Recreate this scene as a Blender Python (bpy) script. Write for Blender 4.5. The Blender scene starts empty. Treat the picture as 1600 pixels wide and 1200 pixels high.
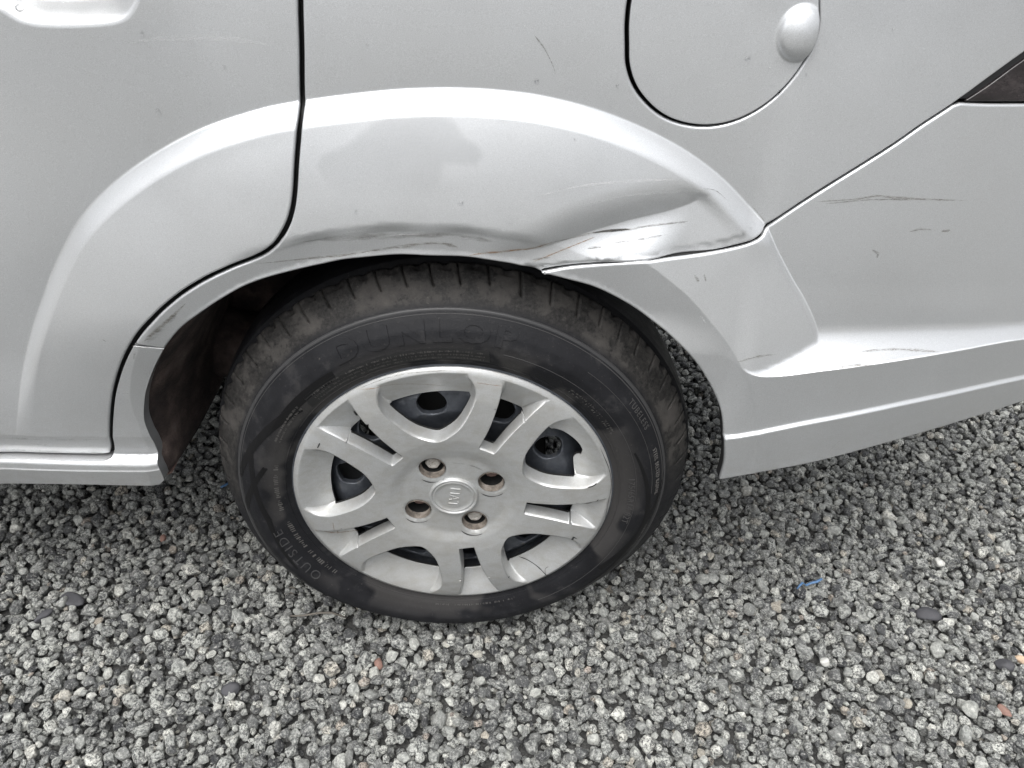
import bpy, math, random
import numpy as np
from mathutils import Vector, Matrix
from mathutils.geometry import delaunay_2d_cdt
from mathutils.kdtree import KDTree
rng = np.random.default_rng(7); random.seed(7)
scene = bpy.context.scene
COL = scene.collection
GZ = 0.284                       # height of the wheel centre above the gravel

# ------------------------------------------------------------ camera, sky, sun
CM = np.array([[0.999689, -0.011231, 0.02226], [0.011068, -0.600111, -0.79984], [0.022342, 0.799838, -0.599801]])
CC = np.array([0.04691, -0.6458, 0.65048 + GZ]); CF = 1200.0
cd = bpy.data.cameras.new('camera'); cam = bpy.data.objects.new('camera', cd); COL.objects.link(cam)
cd.sensor_width = 36.0; cd.lens = 27.0; cd.clip_start = 0.02; cd.clip_end = 500
cam.matrix_world = Matrix(((CM[0][0], -CM[1][0], -CM[2][0], CC[0]), (CM[0][1], -CM[1][1], -CM[2][1], CC[1]),
                           (CM[0][2], -CM[1][2], -CM[2][2], CC[2]), (0, 0, 0, 1)))
scene.camera = cam
world = bpy.data.worlds.new('World'); scene.world = world; world.use_nodes = True
wn = world.node_tree; wn.nodes.clear()
sky = wn.nodes.new('ShaderNodeTexSky'); sky.sky_type = 'NISHITA'; sky.sun_disc = False
SUN_EL, SUN_ROT = math.radians(66), math.radians(205)
sky.sun_elevation = SUN_EL; sky.sun_rotation = SUN_ROT; sky.air_density = 1.0; sky.dust_density = 4.0; sky.ozone_density = 1.0
hs = wn.nodes.new('ShaderNodeHueSaturation'); hs.inputs['Saturation'].default_value = 0.16
bg = wn.nodes.new('ShaderNodeBackground'); bg.inputs['Strength'].default_value = 0.108
wo = wn.nodes.new('ShaderNodeOutputWorld')
tcw = wn.nodes.new('ShaderNodeTexCoord'); spw = wn.nodes.new('ShaderNodeSeparateXYZ'); mrw = wn.nodes.new('ShaderNodeMapRange')
mrw.inputs[1].default_value = 0.0; mrw.inputs[2].default_value = 1.0; mrw.inputs[3].default_value = 0.50; mrw.inputs[4].default_value = 2.6
vmw = wn.nodes.new('ShaderNodeVectorMath'); vmw.operation = 'SCALE'          # overcast cloud: about three times brighter overhead than at the horizon
wn.links.new(tcw.outputs['Generated'], spw.inputs[0]); wn.links.new(spw.outputs[2], mrw.inputs[0])
wn.links.new(sky.outputs[0], hs.inputs['Color']); wn.links.new(hs.outputs[0], vmw.inputs[0]); wn.links.new(mrw.outputs[0], vmw.inputs['Scale']); wn.links.new(vmw.outputs[0], bg.inputs[0]); wn.links.new(bg.outputs[0], wo.inputs[0])
sl = bpy.data.lights.new('sun', 'SUN'); sl.energy = 1.35; sl.angle = math.radians(62); sl.color = (1.0, 0.985, 0.96)
sun = bpy.data.objects.new('sun', sl); COL.objects.link(sun)
sdir = Vector((math.sin(SUN_ROT) * math.cos(SUN_EL), math.cos(SUN_ROT) * math.cos(SUN_EL), math.sin(SUN_EL)))
sun.rotation_euler = sdir.to_track_quat('Z', 'Y').to_euler(); sun.location = (-1, -2, 4)
scene.view_settings.view_transform = 'Standard'; scene.view_settings.look = 'None'
scene.view_settings.gamma = 1.0; scene.view_settings.exposure = 0.57; scene.view_settings.use_curve_mapping = False

# ------------------------------------------------------------ small helpers
def S(t):
    t = np.clip(t, 0, 1); return t * t * (3 - 2 * t)
def unproj(px, y):
    px = np.atleast_2d(np.asarray(px, float))
    d = np.c_[(px[:, 0] - 800) / CF, (px[:, 1] - 600) / CF, np.ones(len(px))] @ CM
    t = (y - CC[1]) / d[:, 1]
    return (CC + d * np.reshape(t, (-1, 1)))[:, [0, 2]]
def ground_at(px, py, z=0.0):
    d = np.array([(px - 800) / CF, (py - 600) / CF, 1.0]) @ CM
    return CC + d * ((z - CC[2]) / d[2])
def onto(px, H, it=14):
    q = unproj(px, 0.0)
    for _ in range(it):
        y = H(q[:, 0], q[:, 1]); q = 0.5 * q + 0.5 * unproj(px, y) if _ < it - 1 else unproj(px, y)
    return q
def spline(P, step=0.003, closed=False, corner=48):
    """resample a traced polyline: smooth Catmull-Rom where it bends softly, kept sharp at corners"""
    P = np.asarray(P, float); n = len(P)
    def turn(i):
        if not closed and i in (0, n - 1): return 180
        a = P[i] - P[i - 1]; b = P[(i + 1) % n] - P[i]
        return abs(math.degrees(math.atan2(a[0] * b[1] - a[1] * b[0], a @ b)))
    sharp = [turn(i) > corner for i in range(n)]
    out = []
    for i in range(n if closed else n - 1):
        p1, p2 = P[i], P[(i + 1) % n]
        p0 = P[i - 1] if (closed or i > 0) else p1
        p3 = P[(i + 2) % n] if (closed or i + 2 < n) else p2
        if sharp[i]: p0 = p1 - (p2 - p1)
        if sharp[(i + 1) % n]: p3 = p2 + (p2 - p1)
        L = np.linalg.norm(p2 - p1) + 1e-9; m = max(1, int(round(L / step)))
        l0 = max(np.linalg.norm(p1 - p0), 1e-6); l2 = max(np.linalg.norm(p3 - p2), 1e-6)
        m1 = (p2 - p0) / (L + l0) * L; m2 = (p3 - p1) / (L + l2) * L
        for k in range(m):
            t = k / m; t2, t3 = t * t, t * t * t
            out.append((2*t3-3*t2+1)*p1 + (t3-2*t2+t)*m1 + (-2*t3+3*t2)*p2 + (t3-t2)*m2)
    if not closed: out.append(P[-1])
    return np.array(out)
def inside(pts, poly):
    x, y = pts[:, 0], pts[:, 1]; r = np.zeros(len(pts), bool)
    a = poly; b = np.roll(poly, -1, 0)
    for (x1, y1), (x2, y2) in zip(a, b):
        if y1 == y2: continue
        c = (y1 > y) != (y2 > y)
        r ^= c & (x < (x2 - x1) * (y - y1) / (y2 - y1) + x1)
    return r
def dist(pts, line, closed=False):
    """distance from points to polyline (coarse search, then the segments near the hit)"""
    n = len(line)
    if n > 50 and len(pts) > 40:
        cs = np.arange(0, n, 5); out = np.empty(len(pts)); W = np.arange(-9, 9)
        for s in range(0, len(pts), 20000):
            p = pts[s:s + 20000]
            d2 = (p[:, 0, None] - line[cs, 0][None]) ** 2 + (p[:, 1, None] - line[cs, 1][None]) ** 2
            j = cs[d2.argmin(1)]; k = j[:, None] + W[None]
            if closed: a = line[k % n]; b = line[(k + 1) % n]
            else: k = np.clip(k, 0, n - 2); a = line[k]; b = line[k + 1]
            d = b - a; q = p[:, None] - a
            t = np.clip((q * d).sum(2) / ((d * d).sum(2) + 1e-14), 0, 1); q -= t[..., None] * d
            out[s:s + 20000] = np.sqrt((q * q).sum(2).min(1))
        return out
    a = line if closed else line[:-1]; b = np.roll(line, -1, 0) if closed else line[1:]
    out = np.empty(len(pts)); d = b - a; dd = (d * d).sum(1) + 1e-14
    for s in range(0, len(pts), 4000):
        p = pts[s:s + 4000, None, :] - a[None]
        t = np.clip((p * d[None]).sum(2) / dd[None], 0, 1)
        q = p - t[..., None] * d[None]
        out[s:s + 4000] = np.sqrt((q * q).sum(2).min(1))
    return out
def outward(P, closed=True):
    """unit normals of a polyline, pointing right of travel"""
    if closed: t = np.roll(P, -1, 0) - np.roll(P, 1, 0)
    else: t = np.gradient(P, axis=0)
    n = np.c_[t[:, 1], -t[:, 0]]; return n / (np.linalg.norm(n, axis=1)[:, None] + 1e-12)
def area(P):
    x, y = P[:, 0], P[:, 1]; return 0.5 * (x * np.roll(y, -1) - y * np.roll(x, -1)).sum()
def shift(P, d): return P + outward(P, False) * d

MATS = {}
def link(o, parent=None):
    COL.objects.link(o)
    if parent is not None: o.parent = parent
    return o
def tag(o, label=None, cat=None, group=None, kind=None):
    if label: o['label'] = label
    if cat: o['category'] = cat
    if group: o['group'] = group
    if kind: o['kind'] = kind
    return o
def empty(name, loc=(0, 0, 0), parent=None):
    o = bpy.data.objects.new(name, None); o.location = loc; o.empty_display_size = 0.1; return link(o, parent)
def mesh_obj(name, V, F, mats, parent=None, normals=None, smooth=True, slots=None):
    me = bpy.data.meshes.new(name); me.from_pydata([tuple(map(float, v)) for v in V], [], [tuple(map(int, f)) for f in F])
    for m in (mats if isinstance(mats, (list, tuple)) else [mats]): me.materials.append(MATS[m])
    me.polygons.foreach_set('use_smooth', [smooth] * len(me.polygons))
    if slots is not None: me.polygons.foreach_set('material_index', slots)
    me.update()
    if normals is not None: me.normals_split_custom_set_from_vertices([tuple(map(float, n)) for n in normals])
    return link(bpy.data.objects.new(name, me), parent)

# ------------------------------------------------------------ materials
class NT:
    def __init__(s, name):
        s.m = bpy.data.materials.new(name); s.m.use_nodes = True; s.t = s.m.node_tree; s.b = s.t.nodes['Principled BSDF']; MATS[name] = s.m
        s.out = s.t.nodes['Material Output']
    def n(s, ty, **kw):
        nd = s.t.nodes.new(ty)
        for k, v in kw.items():
            if hasattr(nd, k) and not k[0].isupper(): setattr(nd, k, v)
            else: nd.inputs[k].default_value = v
        return nd
    def l(s, a, b): s.t.links.new(a, b)
    def coord(s, kind='Object', scale=(1, 1, 1), loc=(0, 0, 0)):
        c = s.n('ShaderNodeTexCoord'); m = s.n('ShaderNodeMapping'); m.inputs['Scale'].default_value = scale; m.inputs['Location'].default_value = loc
        s.l(c.outputs[kind], m.inputs[0]); return m.outputs[0]
    def noise(s, vec, scale, detail=3, rough=.55):
        n = s.n('ShaderNodeTexNoise'); n.inputs['Scale'].default_value = scale; n.inputs['Detail'].default_value = detail; n.inputs['Roughness'].default_value = rough
        if vec is not None: s.l(vec, n.inputs['Vector'])
        return n.outputs[0]
    def ramp(s, fac, pts):
        r = s.n('ShaderNodeValToRGB'); e = r.color_ramp.elements
        while len(e) < len(pts): e.new(0.5)
        for q, (p, c) in zip(e, pts):
            q.position = p; q.color = (c if len(c) == 4 else (*c, 1)) if hasattr(c, '__len__') else (c, c, c, 1)
        s.l(fac, r.inputs[0]); return r.outputs[0]
    def mix(s, fac, a, b, mode='MIX'):
        m = s.n('ShaderNodeMix'); m.data_type = 'RGBA'; m.blend_type = mode
        for i, v in ((0, fac), (6, a), (7, b)):
            if hasattr(v, 'default_value') or hasattr(v, 'is_linked'): s.l(v, m.inputs[i])
            else: m.inputs[i].default_value = v if i == 0 else (*v, 1)
        return m.outputs[2]
    def math(s, op, a, b=0.0, clamp=False):
        m = s.n('ShaderNodeMath'); m.operation = op; m.use_clamp = clamp
        for i, v in ((0, a), (1, b)):
            if hasattr(v, 'is_linked'): s.l(v, m.inputs[i])
            else: m.inputs[i].default_value = v
        return m.outputs[0]
    def bump(s, h, strength, distance=0.001):
        b = s.n('ShaderNodeBump'); b.inputs['Strength'].default_value = strength; b.inputs['Distance'].default_value = distance
        s.l(h, b.inputs['Height']); s.l(b.outputs[0], s.b.inputs['Normal']); return b
    def set(s, **kw):
        for k, v in kw.items():
            k = k.replace('_', ' '); i = s.b.inputs[k]
            if hasattr(v, 'is_linked'): s.l(v, i)
            else: i.default_value = (*v, 1) if hasattr(v, '__len__') and len(v) == 3 else v
        return s

def paint(name, base, rough, metallic=0.55, coat=1.0, dirt=0.25, low_dirt=1.6):
    p = NT(name); co = p.coord()
    fl = p.noise(co, 1500, 2, .7)
    c1 = p.mix(p.ramp(fl, [(.35, 0.0), (.7, 1.0)]), tuple(b * .86 for b in base), tuple(min(1, b * 1.13) for b in base))
    big = p.noise(co, 5.0, 5, .6)
    c2 = p.mix(p.ramp(big, [(.40, 0.0), (.75, dirt * .5)]), c1, (.40, .39, .36))
    # fine road dust, denser near the ground
    co2 = p.n('ShaderNodeTexCoord'); sp = p.n('ShaderNodeSeparateXYZ'); p.l(co2.outputs['Object'], sp.inputs[0])
    low = p.n('ShaderNodeMapRange'); low.inputs[1].default_value = 0.42; low.inputs[2].default_value = 0.26; p.l(sp.outputs[2], low.inputs[0])
    sm = p.noise(p.coord(scale=(1, 1, 1.6)), 60, 6, .7)
    f = p.math('MULTIPLY', p.ramp(sm, [(.42, 0.0), (.75, 1.0)]), p.math('MULTIPLY', low.outputs[0], dirt * low_dirt, True), True)
    c3 = p.mix(f, c2, (.33, .31, .27))
    sk = p.noise(p.coord(scale=(1, 1, 1)), 420, 2, .5)
    c4 = p.mix(p.ramp(sk, [(.72, 0.0), (.78, .30)]), c3, (.30, .29, .26))
    r = p.ramp(p.noise(co, 14, 5, .65), [(.3, rough - .04), (.7, rough + .07)])
    p.set(Base_Color=c4, Metallic=metallic, Roughness=r, Coat_Weight=coat, Coat_Roughness=p.ramp(p.noise(co, 30, 4, .6), [(.3, .06), (.75, .22)]))
    p.bump(p.noise(co, 900, 2, .5), .05, .0002)
    return p
paint('silver_paint', (.535, .547, .558), .37, .58, coat=.9)
hc = paint('hubcap_paint', (.475, .485, .487), .40, .55, coat=.15, dirt=.9, low_dirt=.6)
NT('gap_black').set(Base_Color=(.008, .008, .008), Roughness=.7)
NT('black_plastic').set(Base_Color=(.018, .018, .019), Roughness=.55)
sc_ = NT('steel_paint'); cs = sc_.coord(); ns = sc_.noise(cs, 60, 6, .7)
sc_.set(Base_Color=sc_.ramp(ns, [(.35, (.036, .040, .048)), (.6, (.062, .068, .079)), (.75, (.12, .11, .095))]), Roughness=.38, Metallic=.25)
sc_.bump(ns, .3, .0006)
b_ = NT('bolt_metal'); nb = b_.noise(b_.coord(), 300, 5, .7)
b_.set(Base_Color=b_.ramp(nb, [(.30, (.20, .16, .13)), (.48, (.40, .38, .35)), (.8, (.52, .50, .47))]), Metallic=.3, Roughness=.6); b_.bump(nb, .4, .0004)
w_ = NT('dirty_well'); cw = w_.coord(); nw = w_.noise(cw, 90, 6, .7)
w_.set(Base_Color=w_.ramp(nw, [(.3, (.035, .03, .027)), (.5, (.14, .12, .10)), (.72, (.27, .24, .215))]), Roughness=.75); w_.bump(nw, .4, .0008)
li = NT('arch_liner'); nl = li.noise(li.coord(), 22, 6, .65)
li.set(Base_Color=li.ramp(nl, [(.34, (.012, .008, .0075)), (.5, (.040, .027, .024)), (.62, (.085, .062, .054)), (.75, (.14, .115, .10))]), Roughness=.85); li.bump(li.noise(li.coord(), 160, 6, .7), .8, .003)
NT('rust_edge').set(Base_Color=(.16, .105, .09), Roughness=.8)
# tyre rubber: dusty shoulder fading to a dark crown, dark cleaner band low on the wall, smudges
t_ = NT('rubber'); ct = t_.coord()
tc = t_.n('ShaderNodeTexCoord'); sx = t_.n('ShaderNodeSeparateXYZ'); t_.l(tc.outputs['Object'], sx.inputs[0])
rr = t_.math('SQRT', t_.math('ADD', t_.math('POWER', sx.outputs[0], 2.0), t_.math('POWER', sx.outputs[2], 2.0)))
nz1 = t_.noise(ct, 26, 6, .68); nz2 = t_.noise(ct, 9, 3, .5); nz3 = t_.noise(ct, 260, 5, .75)
mr = t_.n('ShaderNodeMapRange'); mr.interpolation_type = 'SMOOTHSTEP'; mr.inputs[1].default_value = .249; mr.inputs[2].default_value = .258; t_.l(rr, mr.inputs[0])
zz = t_.n('ShaderNodeMapRange'); zz.interpolation_type = 'SMOOTHSTEP'; zz.inputs[1].default_value = -.06; zz.inputs[2].default_value = .09
t_.l(t_.math('ADD', sx.outputs[2], t_.math('MULTIPLY', t_.math('SUBTRACT', nz2, .5), .25)), zz.inputs[0])
crm = t_.n('ShaderNodeMapRange'); crm.interpolation_type = 'SMOOTHSTEP'; crm.inputs[1].default_value = .056; crm.inputs[2].default_value = .046
t_.l(t_.math('ADD', sx.outputs[1], t_.math('MULTIPLY', t_.math('SUBTRACT', nz1, .5), .02)), crm.inputs[0])
shd = t_.math('MULTIPLY', t_.math('MULTIPLY', mr.outputs[0], zz.outputs[0]), crm.outputs[0])
dust = t_.mix(t_.ramp(nz3, [(.35, 0.0), (.65, .6)]), t_.ramp(nz1, [(.42, (.010, .0099, .0100)), (.49, (.016, .0155, .0153)), (.52, (.036, .034, .032)), (.66, (.066, .061, .057))]), (.052, .049, .046))
wall = t_.ramp(nz1, [(.30, (.0075, .0077, .009)), (.56, (.0115, .0118, .0135)), (.60, (.018, .018, .0195)), (.74, (.032, .031, .031))])
cc1 = t_.mix(shd, wall, dust)
band = t_.n('ShaderNodeMapRange'); band.interpolation_type = 'SMOOTHSTEP'; band.inputs[1].default_value = .200; band.inputs[2].default_value = .232; t_.l(rr, band.inputs[0])
bm = t_.math('MULTIPLY', t_.math('SUBTRACT', 1.0, band.outputs[0]), t_.ramp(nz2, [(.46, 0.0), (.50, .75)]), True)
cc2 = t_.mix(bm, cc1, (.046, .044, .043))
cc3 = t_.mix(t_.ramp(nz3, [(.62, 0.0), (.80, .55)]), cc2, (.15, .14, .125))
t_.set(Base_Color=cc3, Roughness=t_.ramp(nz1, [(.3, .42), (.7, .72)]), Specular_IOR_Level=.16); t_.bump(nz3, .45, .0007)
NT('rubber_smooth').set(Base_Color=(.0055, .0055, .006), Roughness=.62, Specular_IOR_Level=.2)
NT('rubber_letter').set(Base_Color=(.036, .035, .035), Roughness=.5)
NT('rubber_text_zone').set(Base_Color=(.009, .009, .0095), Roughness=.6)
NT('rubber_rib').set(Base_Color=(.032, .032, .033), Roughness=.5)
NT('rubber_dim').set(Base_Color=(.0085, .0085, .0095), Roughness=.7, Specular_IOR_Level=.25)
NT('rubber_tick').set(Base_Color=(.07, .067, .064), Roughness=.6)
# stones
g_ = NT('gravel_stone'); go = g_.n('ShaderNodeObjectInfo'); gc = g_.n('ShaderNodeTexCoord')
va = g_.n('ShaderNodeVectorMath'); va.operation = 'ADD'; cmb = g_.n('ShaderNodeCombineXYZ')
g_.l(g_.math('MULTIPLY', go.outputs['Random'], 57.0), cmb.inputs[0]); g_.l(gc.outputs['Object'], va.inputs[0]); g_.l(cmb.outputs[0], va.inputs[1])
v = va.outputs[0]
spk = g_.noise(v, 2.6, 6, .85); spk2 = g_.noise(v, 1.1, 3, .6)
wn1 = g_.n('ShaderNodeTexWhiteNoise'); wn1.noise_dimensions = '1D'; g_.l(g_.math('MULTIPLY', go.outputs['Random'], 913.7), wn1.inputs['W'])
wn2 = g_.n('ShaderNodeTexWhiteNoise'); wn2.noise_dimensions = '1D'; g_.l(g_.math('MULTIPLY', go.outputs['Random'], 377.1), wn2.inputs['W'])
tone = g_.ramp(wn1.outputs[0], [(0.0, (.050, .052, .055)), (.06, (.075, .077, .078)), (.09, (.17, .175, .17)), (.30, (.28, .285, .27)), (.55, (.39, .40, .375)), (.85, (.53, .54, .50)), (.955, (.70, .70, .64)), (.985, (.50, .46, .38)), (1.0, (.40, .34, .29))])
tone.node.color_ramp.interpolation = 'LINEAR'
dk = g_.mix(.88, tone, (.022, .023, .026))
spotf = g_.ramp(spk, [(.465, 1.0), (.505, 0.0)])
spotm = g_.math('MULTIPLY', spotf, g_.ramp(wn2.outputs[0], [(.1, .35), (.4, 1.0)]))
lt = g_.mix(g_.ramp(spk, [(.56, 0.0), (.62, .7)]), g_.mix(g_.ramp(spk2, [(.35, .45), (.6, 0.0)]), tone, (.16, .165, .16)), (.74, .735, .69))
cst = g_.mix(spotm, lt, dk)
g_.set(Base_Color=cst, Roughness=.62, Specular_IOR_Level=.45); g_.bump(g_.noise(v, 5.0, 5, .7), .55, .10)
e_ = NT('ground_soil'); ce = e_.coord(); vo = e_.n('ShaderNodeTexVoronoi'); vo.inputs['Scale'].default_value = 75; e_.l(ce, vo.inputs['Vector'])
vc = e_.ramp(vo.outputs['Color'], [(.1, (.10, .10, .10)), (.5, (.27, .27, .25)), (.95, (.48, .48, .44))])
e_.set(Base_Color=e_.mix(e_.ramp(vo.outputs['Distance'], [(.3, 0.0), (.62, .9)]), vc, (.03, .03, .03)), Roughness=.8)
so = NT('under_gravel'); so.set(Base_Color=so.ramp(so.noise(so.coord(), 420, 5, .7), [(.35, (.018, .018, .018)), (.55, (.05, .05, .048)), (.75, (.16, .16, .15))]), Roughness=.95)
for nm, c, r in (('dark_slate', (.040, .040, .044), .6), ('red_stone', (.17, .10, .08), .7), ('tan_stone', (.36, .27, .19), .7), ('white_stone', (.40, .40, .375), .6)):
    m = NT(nm); nn = m.noise(m.coord(), 180, 5, .7)
    m.set(Base_Color=m.mix(m.ramp(nn, [(.4, 0.0), (.75, .8)]), c, tuple(min(1, q * 1.9) for q in c)), Roughness=r); m.bump(nn, .4, .002)
NT('blue_plastic').set(Base_Color=(.07, .15, .28), Roughness=.4)
NT('dry_stalk').set(Base_Color=(.11, .10, .085), Roughness=.85)
gl = NT('lamp_lens'); gn = gl.noise(gl.coord(scale=(1, 1, 3)), 30, 5, .7)
gl.set(Base_Color=gl.ramp(gn, [(.3, (.006, .005, .005)), (.55, (.020, .016, .017)), (.75, (.06, .05, .05))]), Roughness=.22, Coat_Weight=.4, Specular_IOR_Level=.35)
gl.bump(gl.noise(gl.coord(), 55, 2, .5), .25, .004)
wd = NT('water'); wd.set(Base_Color=(1, 1, 1), Roughness=.02, IOR=1.33, Transmission_Weight=1.0)
def scuff(name, c, lo, hi, rough=.7, sc=(160, 160, 1400)):
    m = NT(name); co = m.coord(scale=(1, 1, 1))
    n1 = m.noise(m.coord(scale=sc), 1.0, 6, .8)
    at = m.n('ShaderNodeAttribute'); at.attribute_name = 'edge'
    f = m.math('MULTIPLY', m.math('MULTIPLY', m.ramp(n1, [(lo, 0.0), (hi, 1.0)]), at.outputs['Fac']), 1.0, True)
    m.set(Base_Color=c, Roughness=rough, Alpha=f)
    m.m.blend_method = 'HASHED' if hasattr(m.m, 'blend_method') else m.m.blend_method
    return m
scuff('scratch_dark', (.17, .155, .13), .42, .64)
scuff('scratch_black', (.015, .015, .015), .18, .30)
scuff('scratch_grey', (.20, .195, .18), .40, .62)
scuff('scratch_white', (.62, .62, .62), .46, .74)
scuff('scratch_rust', (.26, .15, .07), .38, .58)
scuff('smear_grime', (.17, .165, .155), .42, .78, sc=(25, 25, 120))
scuff('film_grime', (.30, .30, .29), .50, .85, sc=(30, 30, 90))
scuff('painted_reflection', (.40, .405, .41), .0, .12, .32, sc=(8, 8, 8))  # grey tint for the reflection painted on the wing
MATS['painted_reflection'].node_tree.nodes['Principled BSDF'].inputs['Metallic'].default_value = .5
MATS['painted_reflection'].node_tree.nodes['Principled BSDF'].inputs['Coat Weight'].default_value = 1.0

# ------------------------------------------------------------ the body side as a height field y = H(x, z)
def base(x, z):
    zz = z - GZ
    y = .018 + .17 * np.maximum(zz - .22, 0) ** 2
    qx = np.clip(x - .30, 0, .38); y = y + .55 * qx ** 2 + .418 * np.maximum(x - .68, 0)
    return y + .10 * np.maximum(-x - .35, 0) ** 2
def off(d): return lambda x, z: base(x, z) + d
def ledge(x): return .034 - .018 * S((np.asarray(x) - .32) / .33)
def offl(d): return lambda x, z: base(x, z) - ledge(x) + d

C1 = onto([(18,760),(22,700),(28,640),(34,580),(44,530),(60,478),(88,405),(130,332),(200,266),(300,206),(400,171),(470,157),(600,141),(680,137),(760,139),(850,150),(950,177),(1050,222),(1120,270),(1170,320),(1197,352),(1212,385),(1236,431),(1256,465),(1273,503),(1280,540),(1284,600),(1285,680)], off(.004))
LIP = onto([(262,800),(252,740),(240,700),(229,670),(225,650),(226,628),(236,585),(256,545),(283,513),(317,487),(350,465),(383,447),(433,430),(500,414),(540,406),(590,401),(640,399),(700,401),(750,405),(800,413),(848,425),(880,435),(930,450),(980,475),(1020,503),(1050,528),(1084,563),(1112,607),(1126,643),(1131,686),(1131,722),(1124,751),(1100,820)], off(-.033))
C1 = spline(C1, .006); LIP = spline(LIP, .006)
FLARE = np.vstack([C1, [[C1[-1, 0], -.3], [C1[0, 0], -.3]]])
c2 = onto([(1150,512),(1273,507),(1394,505),(1500,503),(1600,500),(1750,493),(1950,483)], off(0))
c3 = onto([(1130,560),(1150,570),(1167,582),(1198,588),(1291,579),(1394,565),(1497,548),(1600,530),(1750,517),(1950,500)], offl(0))
c4 = onto([(1100,694),(1131,689),(1256,665),(1394,637),(1497,615),(1600,592),(1750,560),(1950,515)], offl(-.002))
c2, c3, c4 = spline(c2, .005), spline(c3, .005), spline(c4, .005)
VAL = spline(onto([(700,404),(760,402),(830,397),(870,388),(925,373),(987,358),(1040,348),(1085,335),(1120,318),(1150,318),(1180,340)], off(-.03)), .006)
SHO = spline(onto([(700,370),(760,362),(830,340),(900,312),(980,292),(1060,282),(1120,280),(1150,290),(1180,325)], off(-.022)), .006)
HREC = spline(onto([(-60,-70),(-45,-10),(0,12),(30,30),(70,37),(150,36),(190,28),(208,8),(220,-30),(226,-75)], off(.0)), .004, True)
DBL = onto([(-400,712),(0,713),(166,716)], off(-.004))          # door bottom line
SLL = onto([(-400,742),(0,743),(240,746)], off(-.016))          # crease low on the sill
SMZ = onto([(846,424),(900,416),(960,411),(1040,403),(1100,395),(1150,385),(1177,377),(1192,366),(1199,352)], off(-.03))
def Hb(x, z): return H(x, z, False)
def softmin(a, b, k=.003):
    h = np.clip(.5 + .5 * (b - a) / k, 0, 1); return b * (1 - h) + a * h - k * h * (1 - h)
def H(x, z, dent=True):
    x = np.asarray(x, float); z = np.asarray(z, float); p = np.c_[x, z]
    B = base(x, z)
    d1 = dist(p, C1); ins = inside(p, FLARE); s1 = np.where(ins, d1, 0)
    sL = dist(p, LIP)
    right = S((x - .283) / .03)
    sd = np.interp(x, SMZ[:, 0], SMZ[:, 1]) - z
    low = np.maximum(S((x - .288) / .01), S((sd + .002) / .005) * (x > .07))
    t = s1 / (s1 + sL + 1e-6)
    g = .02 + .98 * S((z - GZ - .05) / .20); g = np.where(x > 0, 1.0, g)
    A1 = .0145 * (1 - right) + .0045 * right; w1 = .0190 * (1 - right) + .006 * right
    tc = .84 * (1 - low) + .70 * low
    u = np.clip(t / tc, 0, 1); ease = 1 - (1 - u) ** 1.55
    ease = ease * (1 - low) + u * low
    st = np.clip(s1 / w1, 0, 1); ramp = np.where(st < .2, st * st / .4, np.where(st > .85, 1 - (1 - st) ** 2 / .3 * 1.0 - .0, st - .1))
    r_ = np.maximum(st - .07, 0) / .93; ramp = (1 - (1 - r_) ** 1.75) * np.clip(st / .16, 0, 1) ** .6
    F = -(A1 * ramp + (.034 - A1) * ease) * g
    past = np.maximum(t - tc, 0) * (s1 + sL)
    za, zb = np.interp(x, c2[:, 0], c2[:, 1]), np.interp(x, c3[:, 0], c3[:, 1])
    past = past * np.where(x > .1, S((z - zb) / .05), 1)
    F = F + past * (.16 * low + (1 - low) * (.13 + .12 * S(-x / .2)))
    F = F * ins
    cup = .0065 * g * (1 - right) * np.where(ins, 1.0, np.exp(-d1 / .050))      # the panel turns in just above the flare
    cup = cup * S((z - GZ - .06) / .12)
    Y = B + F + cup
    gate = S((x - .10) / .08)
    q = np.clip((za - z) / np.maximum(za - zb, .004), 0, 1)
    q = q ** 2.0
    Lg = B + cup - ledge(x) * q * gate
    below = np.maximum(zb - z, 0); Lg = Lg
    gate = gate * S((tc + .02 - t) / .05)
    Y = np.where(gate > 0, softmin(Y, Lg, .003 * S((za + .05 - z) / .04) * gate + 1e-6), Y)
    z4 = np.interp(x, c4[:, 0], c4[:, 1])
    Y = Y + below * .06 * S((x - .10) / .08)
    Y = Y - .0042 * S((z4 + .002 - z) / .0045) * S((x - .2) / .05)
    Y = Y + .06 * np.maximum(z4 - z, 0) * S((x - .2) / .05)
    # the dent above the bumper seam
    dv = dist(p, VAL); ds = dist(p, SHO)
    vz = np.interp(x, VAL[:, 0], VAL[:, 1]); sz = np.interp(x, SHO[:, 0], SHO[:, 1])
    ends = S((x - .02) / .13) * S((.285 - x) / .10)
    up = (1 - np.clip((z - vz) / np.maximum(sz - vz, .012), 0, 1)) ** 1.7
    dn = 1 - S(np.clip((vz - z) / .040, 0, 1)) * .95 * S((.235 - x) / .05)
    D = .0128 * ends * np.where(z > vz, up, dn)
    # flat kink behind it, up to the flare edge
    D = D * S((s1 - .010) / .02)
    # crushed lip left of it
    D = D + .0031 * S((x + .22) / .08) * S((.10 - x) / .05) * S((.030 - sL) / .012) * (1 + .35 * np.sin(x * 90))
    if dent: Y = Y + D * (x > -.26)
    # large soft waves of the damaged panel
    Y = Y + .0012 * np.sin(x * 14 + 1) * np.sin(z * 17) * S(s1 / .03)
    # door handle recess
    m = (x < 0) & (z > .55)
    if m.any():
        pr = p[m]; dr = dist(pr, HREC, True); ir = inside(pr, HREC)
        Y[m] = Y[m] + .020 * S((np.where(ir, dr, -dr) + .003) / .022)
    # foot of the door tucks in; the sill rolls out again under it
    zd = np.interp(x, DBL[:, 0], DBL[:, 1]); zs = np.interp(x, SLL[:, 0], SLL[:, 1])
    lf = x < -.3
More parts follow.
